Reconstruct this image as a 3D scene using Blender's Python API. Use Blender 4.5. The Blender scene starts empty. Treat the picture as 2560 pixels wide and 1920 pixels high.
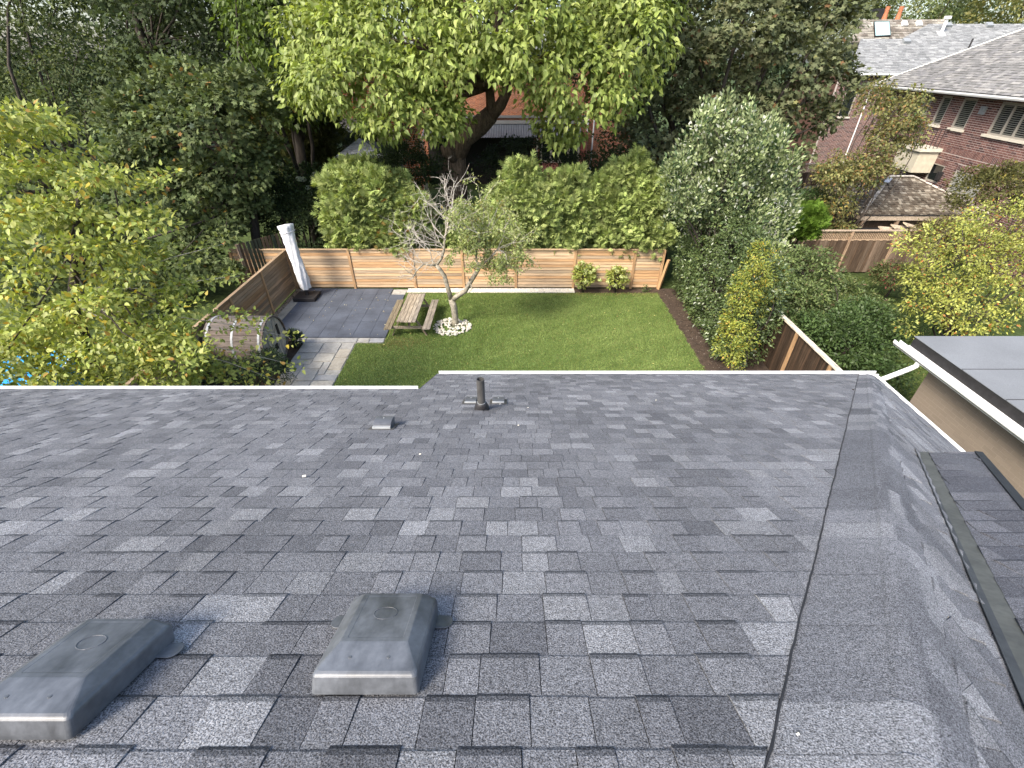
import bpy, math, random
import numpy as np
from mathutils import Vector

# ------------------------------------------------------------------ camera, light, exposure
SC = bpy.context.scene
COL = SC.collection
rng = np.random.default_rng(7)
R = random.Random(11)

EYE = 8.7                      # eye height above the lawn
F = 1145.0                     # focal length in pixels of the 2560 px wide picture
TH = math.radians(35.6)        # camera looks down by this much
CT, ST = math.cos(TH), math.sin(TH)

cam = bpy.data.cameras.new("camera")
cam.sensor_width = 36.0
cam.lens = F / 2560.0 * 36.0
cam.clip_start = 0.05
cam.clip_end = 2000.0
cam_o = bpy.data.objects.new("camera", cam)
cam_o.location = (0, 0, EYE)
cam_o.rotation_euler = (math.pi / 2 - TH, 0, 0)
COL.objects.link(cam_o)
SC.camera = cam_o

SUN = Vector((-0.50, -0.52, 0.74)).normalized()     # direction towards the sun
world = bpy.data.worlds.new("World")
SC.world = world
world.use_nodes = True
wn = world.node_tree.nodes
bg = wn["Background"]
sky = wn.new("ShaderNodeTexSky")
sky.sky_type = 'NISHITA'
sky.sun_disc = False
sky.sun_elevation = math.asin(SUN.z)
sky.sun_rotation = math.atan2(SUN.x, SUN.y)
sky.air_density = 1.0
sky.dust_density = 3.0
world.node_tree.links.new(sky.outputs[0], bg.inputs[0])
bg.inputs[1].default_value = 0.15
sl = bpy.data.lights.new("sun", 'SUN')
sl.energy = 2.3
sl.angle = math.radians(18.0)
sl.color = (1.0, 0.93, 0.82)
so = bpy.data.objects.new("sun", sl)
so.rotation_euler = (-SUN).to_track_quat('-Z', 'Y').to_euler()
so.location = (-20, -20, 40)
COL.objects.link(so)
SC.view_settings.view_transform = 'Standard'
SC.view_settings.look = 'None'
SC.view_settings.exposure = 1.4
SC.view_settings.gamma = 1.0
SC.view_settings.use_curve_mapping = False

# ------------------------------------------------------------------ surveying helpers
def ray(px, py):
    a = (px - 1280) / F
    v = (960 - py) / F
    return Vector((a, CT + v * ST, -ST + v * CT))

def at_z(px, py, z):
    d = ray(px, py)
    return Vector((0, 0, EYE)) + d * ((z - EYE) / d.z)

def at_y(px, py, y):
    d = ray(px, py)
    return Vector((0, 0, EYE)) + d * (y / d.y)

def at_plane(px, py, p0, n):
    d = ray(px, py)
    o = Vector((0, 0, EYE))
    return o + d * ((p0 - o).dot(n) / d.dot(n))

def proj(p):
    y, z = p[1], p[2] - EYE
    A = y * CT - z * ST
    if A <= 0.05:
        return (-9999, -9999, A)
    return (1280 + F * p[0] / A, 960 - F * (y * ST + z * CT) / A, A)

def in_frame(p, m=0):
    x, y, A = proj(p)
    return A > 0 and -m < x < 2560 + m and -m < y < 1920 + m

# ------------------------------------------------------------------ object helpers
WL = {}

def tag(o, label=None, cat=None, group=None, kind=None):
    if label: o["label"] = label
    if cat: o["category"] = cat
    if group: o["group"] = group
    if kind: o["kind"] = kind
    return o

def thing(name, loc, label, cat, group=None):
    o = bpy.data.objects.new(name, None)
    o.empty_display_size = 0.2
    o.location = loc
    COL.objects.link(o)
    WL[o.name] = Vector(loc)
    return tag(o, label, cat, group)

def link(name, me, parent=None, loc=None, mat=None):
    o = bpy.data.objects.new(name, me)
    COL.objects.link(o)
    base = Vector((0, 0, 0))
    if parent is not None:
        o.parent = parent
        base = WL[parent.name]
    w = base if loc is None else Vector(loc)
    o.location = w - base
    WL[o.name] = w.copy()
    if mat is not None and not me.materials:
        me.materials.append(mat)
    return o

class MB:
    """collects vertices and faces in world space; build() makes one object"""
    def __init__(self):
        self.v = []; self.f = []; self.t = []
        self.tone = (1, 1, 1)
    def add(self, vs, fs, tone=None):
        n = len(self.v)
        self.v += [tuple(p) for p in vs]
        self.f += [tuple(i + n for i in f) for f in fs]
        self.t += [tone or self.tone] * len(fs)
        return self
    def hexa(self, b, t, tone=None):
        """b, t: four bottom and four top corners, same winding"""
        return self.add(list(b) + list(t), [(3, 2, 1, 0), (4, 5, 6, 7), (0, 1, 5, 4), (1, 2, 6, 5), (2, 3, 7, 6), (3, 0, 4, 7)], tone)
    def box(self, x0, x1, y0, y1, z0, z1, tone=None):
        return self.hexa([(x0, y0, z0), (x1, y0, z0), (x1, y1, z0), (x0, y1, z0)],
                         [(x0, y0, z1), (x1, y0, z1), (x1, y1, z1), (x0, y1, z1)], tone)
    def obox(self, c, u, v, w, tone=None):
        """box from centre and three half-axis vectors"""
        c, u, v, w = Vector(c), Vector(u), Vector(v), Vector(w)
        if u.cross(v).dot(w) < 0: v = -v
        return self.hexa([c - u - v - w, c + u - v - w, c + u + v - w, c - u + v - w],
                         [c - u - v + w, c + u - v + w, c + u + v + w, c - u + v + w], tone)
    def beam(self, a, b, wx, wy, up=(0, 0, 1), tone=None):
        """a square bar from a to b, wx across, wy along 'up'"""
        a, b = Vector(a), Vector(b)
        d = (b - a); L = d.length; d = d / L
        s = d.cross(Vector(up))
        if s.length < 1e-4: s = d.cross(Vector((1, 0, 0)))
        s.normalize(); q = s.cross(d)
        return self.obox((a + b) / 2, d * L / 2, s * wx / 2, q * wy / 2, tone)
    def prism(self, poly, ext, tone=None):
        """polygon (list of points) pushed along vector ext"""
        n = len(poly); e = Vector(ext)
        vs = [Vector(p) for p in poly] + [Vector(p) + e for p in poly]
        fs = [tuple(range(n - 1, -1, -1)), tuple(range(n, 2 * n))]
        fs += [(i, (i + 1) % n, n + (i + 1) % n, n + i) for i in range(n)]
        return self.add(vs, fs, tone)
    def tube(self, pts, rad, sides=8, cap=True, tone=None, rough=0.0):
        pts = [Vector(p) for p in pts]
        n = len(pts)
        if not hasattr(rad, '__len__'): rad = [rad] * n
        vs = []; fs = []
        ref = Vector((0.31, 0.2, 0.93))
        prev = None
        for i in range(n):
            d = (pts[min(i + 1, n - 1)] - pts[max(i - 1, 0)])
            d = d.normalized() if d.length > 1e-9 else Vector((0, 0, 1))
            if prev is None:
                s = d.cross(ref)
                if s.length < 0.05: s = d.cross(Vector((1, 0, 0)))
            else:
                s = prev - d * prev.dot(d)
            s.normalize(); prev = s
            q = d.cross(s)
            for k in range(sides):
                a = 2 * math.pi * k / sides
                r = rad[i] * (1 + (rough * R.uniform(-1, 1) if rough else 0))
                vs.append(pts[i] + s * (math.cos(a) * r) + q * (math.sin(a) * r))
        for i in range(n - 1):
            for k in range(sides):
                k2 = (k + 1) % sides
                fs.append((i * sides + k, i * sides + k2, (i + 1) * sides + k2, (i + 1) * sides + k))
        if cap:
            fs.append(tuple(range(sides - 1, -1, -1)))
            fs.append(tuple((n - 1) * sides + k for k in range(sides)))
        return self.add(vs, fs, tone)
    def build(self, name, mat, parent=None, smooth=False, bevel=0.0, loc=None):
        base = WL[parent.name] if parent is not None else Vector((0, 0, 0))
        if loc is None and parent is None:
            a = np.array(self.v)
            loc = ((a[:, 0].min() + a[:, 0].max()) / 2, (a[:, 1].min() + a[:, 1].max()) / 2, a[:, 2].min())
        w = Vector(loc) if loc is not None else base
        me = bpy.data.meshes.new(name)
        me.from_pydata([(p[0] - w.x, p[1] - w.y, p[2] - w.z) for p in self.v], [], self.f)
        at = me.attributes.new("tone", 'FLOAT_COLOR', 'CORNER')
        cnt = [len(f) for f in self.f]
        c = np.ones((sum(cnt), 4), np.float32)
        c[:, :3] = np.repeat(np.array(self.t, np.float32), cnt, axis=0)
        at.data.foreach_set("color", c.ravel())
        me.materials.append(mat)
        if smooth:
            me.polygons.foreach_set("use_smooth", [True] * len(me.polygons))
        o = link(name, me, parent, w)
        if bevel:
            m = o.modifiers.new("bevel", 'BEVEL'); m.width = bevel; m.segments = 2; m.limit_method = 'ANGLE'
        return o

# ------------------------------------------------------------------ materials
def mat(name, col, rough=0.8, noises=(), spec=0.3, bump=0.0, bump_scale=40, bump_stretch=(1, 1, 1), metal=0.0, coord='P', coat=0.0):
    """noises: (scale, low, high, stretch, detail) multiply the colour; the per-piece 'tone' attribute does too"""
    m = bpy.data.materials.new(name); m.use_nodes = True
    nt = m.node_tree; N = nt.nodes; L = nt.links
    b = N["Principled BSDF"]
    b.inputs["Roughness"].default_value = rough
    b.inputs["Specular IOR Level"].default_value = spec
    b.inputs["Metallic"].default_value = metal
    b.inputs["Coat Weight"].default_value = coat
    if coord == 'P':
        src = N.new("ShaderNodeNewGeometry").outputs["Position"]
    else:
        src = N.new("ShaderNodeTexCoord").outputs["Object"]
    at = N.new("ShaderNodeAttribute"); at.attribute_name = "tone"
    mix = N.new("ShaderNodeMix"); mix.data_type = 'RGBA'; mix.blend_type = 'MULTIPLY'
    mix.inputs["Factor"].default_value = 1.0
    mix.inputs[6].default_value = (*col, 1)
    L.new(at.outputs["Color"], mix.inputs[7])
    cur = mix.outputs[2]
    for (sc, lo, hi, st, det) in noises:
        mp = N.new("ShaderNodeMapping"); mp.inputs["Scale"].default_value = st
        L.new(src, mp.inputs["Vector"])
        nz = N.new("ShaderNodeTexNoise"); nz.inputs["Scale"].default_value = sc; nz.inputs["Detail"].default_value = det
        nz.inputs["Roughness"].default_value = 0.6
        L.new(mp.outputs[0], nz.inputs["Vector"])
        mr = N.new("ShaderNodeMapRange"); mr.inputs[1].default_value = 0.32; mr.inputs[2].default_value = 0.68
        mr.inputs[3].default_value = lo; mr.inputs[4].default_value = hi
        L.new(nz.outputs["Fac"], mr.inputs[0])
        vm = N.new("ShaderNodeVectorMath"); vm.operation = 'SCALE'
        L.new(cur, vm.inputs[0]); L.new(mr.outputs[0], vm.inputs[3])
        cur = vm.outputs[0]
    L.new(cur, b.inputs["Base Color"])
    if bump:
        mp = N.new("ShaderNodeMapping"); mp.inputs["Scale"].default_value = bump_stretch
        L.new(src, mp.inputs["Vector"])
        nz = N.new("ShaderNodeTexNoise"); nz.inputs["Scale"].default_value = bump_scale; nz.inputs["Detail"].default_value = 4
        L.new(mp.outputs[0], nz.inputs["Vector"])
        bp = N.new("ShaderNodeBump"); bp.inputs["Strength"].default_value = 1.0; bp.inputs["Distance"].default_value = bump
        L.new(nz.outputs["Fac"], bp.inputs["Height"])
        L.new(bp.outputs[0], b.inputs["Normal"])
    return m

def leaf_mat(name, transl=0.3, rough=0.5, spec=0.35, sheen=0.0):
    m = bpy.data.materials.new(name); m.use_nodes = True
    nt = m.node_tree; N = nt.nodes; L = nt.links
    b = N["Principled BSDF"]
    b.inputs["Roughness"].default_value = rough
    b.inputs["Specular IOR Level"].default_value = spec
    at = N.new("ShaderNodeAttribute"); at.attribute_name = "tone"
    L.new(at.outputs["Color"], b.inputs["Base Color"])
    tr = N.new("ShaderNodeBsdfTranslucent")
    hs = N.new("ShaderNodeMix"); hs.data_type = 'RGBA'; hs.blend_type = 'MULTIPLY'; hs.inputs["Factor"].default_value = 1.0
    L.new(at.outputs["Color"], hs.inputs[6]); hs.inputs[7].default_value = (1.25, 1.25, 0.6, 1)
    L.new(hs.outputs[2], tr.inputs["Color"])
    mx = N.new("ShaderNodeMixShader"); mx.inputs[0].default_value = transl
    L.new(b.outputs[0], mx.inputs[1]); L.new(tr.outputs[0], mx.inputs[2])
    L.new(mx.outputs[0], N["Material Output"].inputs["Surface"])
    return m

M = {}
M['shingle'] = mat("asphalt_shingle", (1, 1, 1), 0.92, [(270, 0.25, 1.85, (1, 1, 1), 1.0), (60, 0.85, 1.15, (1, 1, 1), 1), (0.8, 0.84, 1.14, (1.6, .7, .7), 3)], spec=0.2, bump=0.003, bump_scale=170)
M['far_shingle'] = mat("weathered_shingle", (1, 1, 1), 0.92, [(9, 0.8, 1.2, (1, 1, 1), 3), (60, 0.8, 1.2, (1, 1, 1), 2)], spec=0.15)
M['deck'] = mat("roof_deck", (0.045, 0.045, 0.05), 0.95)
M['white'] = mat("white_metal", (0.80, 0.80, 0.78), 0.4, [(3, 0.93, 1.03, (1, 1, 1), 3)], spec=0.4)
M['plastic'] = mat("dark_vent_plastic", (0.072, 0.077, 0.084), 0.40, [(7, 0.55, 1.7, (1.6, .6, 1), 5), (45, 0.85, 1.15, (1, 1, 1), 3)], spec=0.75, bump=0.001, bump_scale=10)
M['vent'] = mat("grey_vent_metal", (0.085, 0.09, 0.10), 0.42, [(14, 0.8, 1.2, (1, 1, 1), 3)], spec=0.5)
M['pipe'] = mat("black_pipe", (0.07, 0.068, 0.065), 0.55, [(18, 0.75, 1.25, (1, 1, 0.3), 3)], spec=0.4)
M['flash'] = mat("dark_flashing", (0.075, 0.077, 0.072), 0.6, [(5, 0.75, 1.2, (1, 1, 1), 4), (40, 0.9, 1.1, (1, 1, 1), 2)], spec=0.4)
M['siding'] = mat("pale_siding", (0.5, 0.48, 0.45), 0.8, [(3, .9, 1.1, (1, 1, 1), 3)])
M['fence_x'] = mat("cedar_board_x", (0.46, 0.335, 0.215), 0.8, [(5, 0.72, 1.22, (0.25, 1, 6), 5), (30, 0.86, 1.1, (0.12, 1, 5), 3)], spec=0.2, bump=0.002, bump_scale=30, bump_stretch=(0.1, 1, 4))
M['fence_y'] = mat("cedar_board_y", (0.32, 0.235, 0.155), 0.8, [(5, 0.68, 1.2, (1, 0.25, 6), 5), (30, 0.86, 1.1, (1, 0.12, 5), 3)], spec=0.2, bump=0.002, bump_scale=30, bump_stretch=(1, 0.1, 4))
M['fence_z'] = mat("cedar_post", (0.40, 0.265, 0.15), 0.8, [(6, 0.75, 1.2, (3, 3, 0.3), 5), (40, 0.85, 1.12, (3, 3, 0.2), 3)], spec=0.2)
M['grey_z'] = mat("weathered_board", (0.21, 0.16, 0.12), 0.88, [(6, 0.6, 1.3, (4, 4, 0.25), 5), (45, 0.8, 1.2, (3, 3, 0.15), 3)], spec=0.15, bump=0.003, bump_scale=40, bump_stretch=(3, 3, 0.1))
M['grey_y'] = mat("weathered_plank", (0.33, 0.285, 0.23), 0.88, [(7, 0.45, 1.25, (4, 0.35, 4), 5), (50, 0.75, 1.2, (4, 0.2, 4), 3)], spec=0.15, bump=0.003, bump_scale=40, bump_stretch=(3, .15, 3))
M['barrel'] = mat("barrel_stave", (0.125, 0.108, 0.096), 0.85, [(7, 0.55, 1.3, (0.3, 4, 4), 5), (45, 0.8, 1.2, (0.2, 4, 4), 3)], spec=0.2)
M['barrel_end'] = mat("barrel_end_board", (0.34, 0.315, 0.275), 0.85, [(7, 0.6, 1.25, (3, 3, 0.4), 5), (45, 0.8, 1.2, (3, 3, 0.3), 3)], spec=0.2)
M['band'] = mat("grey_metal_band", (0.27, 0.285, 0.29), 0.5, [(8, 0.85, 1.12, (1, 1, 1), 3)], spec=0.5)
M['tile'] = mat("slate_blue_rubber", (0.072, 0.082, 0.105), 0.85, [(1.1, 0.8, 1.25, (1, 1, 1), 4), (55, 0.8, 1.2, (1, 1, 1), 2)], spec=0.3, bump=0.002, bump_scale=90)
M['flag'] = mat("pale_flagstone", (0.36, 0.345, 0.315), 0.85, [(2.2, 0.8, 1.15, (1, 1, 1), 5), (16, 0.85, 1.1, (1, 1, 1), 5)], spec=0.25, bump=0.004, bump_scale=12)
M['joint'] = mat("sand_joint", (0.40, 0.385, 0.35), 0.95, [(6, 0.6, 1.1, (1, 1, 1), 3)])
M['soil'] = mat("dark_soil", (0.06, 0.042, 0.03), 0.95, [(4, 0.6, 1.4, (1, 1, 1), 5), (40, 0.6, 1.4, (1, 1, 1), 3)], bump=0.02, bump_scale=20)
M['lawn'] = mat("lawn_turf", (0.105, 0.155, 0.045), 0.95, [(0.8, 0.85, 1.15, (1, 1, 1), 4), (30, 0.6, 1.35, (1, 1, 1), 3)], spec=0.1)
M['ground'] = mat("ground_cover", (0.05, 0.07, 0.022), 0.95, [(0.4, 0.6, 1.35, (1, 1, 1), 5), (6, 0.6, 1.4, (1, 1, 1), 4)], spec=0.1)
M['pebble'] = mat("white_pebble", (0.66, 0.63, 0.56), 0.75, [(25, 0.85, 1.08, (1, 1, 1), 3)], spec=0.3)
M['stone'] = mat("cream_stone", (0.60, 0.57, 0.49), 0.8, [(18, 0.8, 1.1, (1, 1, 1), 4)], spec=0.3)
M['cover'] = mat("white_canvas_cover", (0.68, 0.68, 0.69), 0.85, [(4, 0.88, 1.06, (1, 1, 1), 4)], spec=0.15, bump=0.02, bump_scale=7, bump_stretch=(1.6, 1.6, 0.8))
M['black'] = mat("black_metal", (0.022, 0.021, 0.022), 0.55, [(12, 0.8, 1.25, (1, 1, 1), 2)], spec=0.4)
M['bark'] = mat("brown_bark", (0.12, 0.088, 0.063), 0.95, [(4, 0.55, 1.35, (3, 3, 0.5), 5), (25, 0.6, 1.3, (2, 2, 0.5), 4)], spec=0.1, bump=0.03, bump_scale=9, bump_stretch=(2.5, 2.5, 0.4))
M['dark_bark'] = mat("dark_bark", (0.06, 0.05, 0.042), 0.95, [(6, 0.55, 1.35, (2, 2, 0.4), 4)], spec=0.1)
M['pale_bark'] = mat("pale_grey_bark", (0.34, 0.305, 0.24), 0.92, [(9, 0.5, 1.2, (1, 1, 1), 5), (40, 0.75, 1.15, (1, 1, 1), 3)], spec=0.15, bump=0.01, bump_scale=22)
M['twig'] = mat("bleached_twig", (0.45, 0.41, 0.35), 0.9, [(10, 0.75, 1.15, (1, 1, 1), 3)], spec=0.15)
M['brick'] = mat("brick_face", (1, 1, 1), 0.9, [(8, 0.8, 1.2, (1, 1, 1), 3), (70, 0.85, 1.15, (1, 1, 1), 2)], spec=0.15)
M['tan_brick'] = mat('tan_brick_face', (1, 1, 1), 0.9, [(1.5, .96, 1.04, (1, 1, 1), 2), (60, .93, 1.07, (1, 1, 1), 2)], spec=.15)
M['mortar'] = mat("mortar", (0.46, 0.40, 0.36), 0.95, [(6, 0.85, 1.1, (1, 1, 1), 3)])
M['tan_mortar'] = mat("tan_mortar", (0.255, 0.21, 0.165), 0.95, [(6, 0.95, 1.04, (1, 1, 1), 3)])
M['dark_mortar'] = mat("dark_mortar", (0.20, 0.13, 0.10), 0.95)
M['sill'] = mat("limestone_sill", (0.58, 0.54, 0.45), 0.8, [(5, 0.88, 1.08, (1, 1, 1), 3)])
M['frame'] = mat("taupe_window_frame", (0.34, 0.315, 0.27), 0.6, [(4, 0.93, 1.05, (1, 1, 1), 2)])
M['white_frame'] = mat("white_window_frame", (0.62, 0.62, 0.58), 0.55)
M['glass'] = mat("dark_window_glass", (0.012, 0.014, 0.016), 0.08, spec=0.6)
M['sky_glass'] = mat("skylight_glass", (0.35, 0.50, 0.49), 0.12, [(0.8, 0.9, 1.1, (1, 1, 1), 2)], spec=0.7)
M['blind'] = mat("shutter_slat", (0.55, 0.55, 0.50), 0.6)
M['roll'] = mat("grey_roll_roofing", (0.175, 0.185, 0.195), 0.9, [(0.9, 0.9, 1.08, (1, 1, 1), 4), (60, 0.9, 1.1, (1, 1, 1), 2)], spec=0.2)
M['dark'] = mat("shaded_interior", (0.02, 0.018, 0.016), 0.9)
M['terra'] = mat("terracotta", (0.40, 0.15, 0.075), 0.75, [(6, 0.85, 1.1, (1, 1, 1), 3)])
M['tin'] = mat("corrugated_tin", (0.085, 0.095, 0.11), 0.45, [(4, 0.8, 1.15, (1, 1, 1), 3)], spec=0.5)  # dark tin, darkened further so its colour carries the tree's shade
M['blue'] = mat("blue_pool_cover", (0.02, 0.30, 0.62), 0.4, spec=0.4)
M['cedar_shake'] = mat("cedar_shake", (1, 1, 1), 0.9, [(10, 0.7, 1.2, (1, 1, 1), 4), (1.0, 0.55, 1.15, (1, 1, 1), 3)], spec=0.15)
M['leaf'] = leaf_mat("leaf", 0.32, 0.5, 0.35)
M['gloss_leaf'] = leaf_mat("glossy_leaf", 0.12, 0.32, 0.5)
M['dull_leaf'] = leaf_mat("dull_leaf", 0.25, 0.62, 0.18)
M['grass'] = leaf_mat("grass_blade", 0.3, 0.6, 0.2)
M['flower'] = leaf_mat("hydrangea_petal", 0.25, 0.7, 0.2)

# ------------------------------------------------------------------ the ground and the sky's far edge
def sheet(name, pts, z, m, kind='structure', label=None):
    b = MB(); b.add([(x, y, z) for x, y in pts], [tuple(range(len(pts)))])
    o = b.build(name, m, loc=(0, 0, 0)); tag(o, label, None, None, kind); return o

sheet("ground", [(-600, -600), (600, -600), (600, 900), (-600, 900)], -0.02, M['ground'])
sheet("lawn", [(-5.80, 7.0), (6.55, 7.0), (6.55, 19.15), (-4.77, 19.25), (-4.77, 14.74), (-5.80, 14.74)], 0.0, M['lawn'])
bed = sheet("planting_bed", [(6.56, 7.0), (9.9, 7.0), (9.9, 19.70), (2.85, 19.70), (2.85, 19.18), (6.56, 19.14)], 0.004, M['soil'])
bed2 = sheet("planting_bed", [(-9.9, 9.0), (-7.77, 9.0), (-7.77, 14.74), (-8.2, 14.76), (-8.2, 15.11), (-9.9, 15.11)], 0.0, M['soil'])

# grass blades: nobody could count them
def vnoise(x, y, seed, sc):
    r = np.random.default_rng(seed); o = np.zeros_like(x)
    for i in range(7):
        a = r.uniform(0, 2 * np.pi); k = sc * r.uniform(0.5, 2.0); p = r.uniform(0, 6.28)
        o += np.sin((x * np.cos(a) + y * np.sin(a)) * k + p) / (1 + 0.25 * i)
    return o / 3.0

def raw_mesh(name, verts, tris, cols, m):
    """verts (n,3), tris (k,3), cols (n,3) per point"""
    me = bpy.data.meshes.new(name)
    nv, nf = len(verts), len(tris)
    me.vertices.add(nv); me.vertices.foreach_set("co", verts.astype(np.float32).ravel())
    me.loops.add(nf * 3); me.loops.foreach_set("vertex_index", tris.astype(np.int32).ravel())
    me.polygons.add(nf); me.polygons.foreach_set("loop_start", np.arange(0, nf * 3, 3, dtype=np.int32))
    me.update(calc_edges=True)
    at = me.attributes.new("tone", 'FLOAT_COLOR', 'POINT')
    c = np.ones((nv, 4), np.float32); c[:, :3] = cols
    at.data.foreach_set("color", c.ravel())
    me.materials.append(m)
    return me

def grass_field(name, n, x0, x1, y0, y1, keep, cols, h=0.045):
    x = rng.uniform(x0, x1, n); y = rng.uniform(y0, y1, n)
    k = keep(x, y); x, y = x[k], y[k]; n = len(x)
    a = rng.uniform(0, 2 * np.pi, n); w = rng.uniform(.004, .009, n) * 1.6
    hh = rng.uniform(.6, 1.3, n) * h
    lean = rng.normal(0, .6, (n, 2)) * hh[:, None]
    v = np.zeros((n, 3, 3))
    v[:, 0] = np.stack([x - np.cos(a) * w, y - np.sin(a) * w, np.zeros(n) + .001], 1)
    v[:, 1] = np.stack([x + np.cos(a) * w, y + np.sin(a) * w, np.zeros(n) + .001], 1)
    v[:, 2] = np.stack([x + lean[:, 0], y + lean[:, 1], hh], 1)
    t = np.clip(.5 + .35 * vnoise(x, y, 3, 1.1) + .25 * vnoise(x, y, 5, 4.5) + rng.normal(0, .16, n), 0, 1)
    # faint diagonal mowing passes
    s = np.sin((x * 0.62 - y * 0.78) * 2 * np.pi / 0.95)
    t = np.clip(t + 0.16 * (s > .86), 0, 1)
    c = cols[0] * (1 - t[:, None]) + cols[1] * t[:, None]
    dry = rng.random(n) < .05
    c[dry] = np.array([.24, .20, .08])
    # worn patch at the end of the table
    wp = np.exp(-(((x + 4.2) / .75) ** 2 + ((y - 14.75) / .42) ** 2)) * 1.0 + .5 * np.exp(-((y - 19.1) / .22) ** 2) * (x > 2)
    m_ = rng.random(n) < wp * .75
    c[m_] = np.array([.26, .21, .085]) * rng.uniform(.75, 1.2, (m_.sum(), 1))
    c *= rng.uniform(.6, 1.4, (n, 1))
    me = raw_mesh(name, v.reshape(-1, 3), np.arange(3 * n).reshape(-1, 3), np.repeat(c, 3, axis=0), M['grass'])
    return link(name, me)

g = grass_field("lawn_grass", 230000, -5.8, 6.6, 9.5, 19.2,
                lambda x, y: ((x > -4.80) | (y < 14.76)) & (((x + 2.35) / .78) ** 2 + ((y - 16.0) / .74) ** 2 > 1) & (x < 6.56 + .05 * np.sin(y * 5) + .04 * np.sin(y * 13) + .05 * rng.random(len(x))),
                (np.array([.12, .182, .042]), np.array([.26, .325, .105])))
tag(g, kind='stuff')
g2 = grass_field("grass", 26000, 9.9, 17.0, 11.0, 21.0, lambda x, y: x > 9.9, (np.array([.07, .115, .02]), np.array([.14, .18, .05])), .07)
tag(g2, kind='stuff')

# ------------------------------------------------------------------ shingled planes
def jitter(c, a):
    k = 1 + R.uniform(-a, a)
    return (c[0] * k, c[1] * k, c[2] * k)

def intervals(poly, s):
    xs = []
    n = len(poly)
    for i in range(n):
        (u0, s0), (u1, s1) = poly[i], poly[(i + 1) % n]
        if (s0 <= s < s1) or (s1 <= s < s0):
            xs.append(u0 + (u1 - u0) * (s - s0) / (s1 - s0))
    xs.sort()
    return [(xs[i], xs[i + 1]) for i in range(0, len(xs) - 1, 2)]

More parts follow.
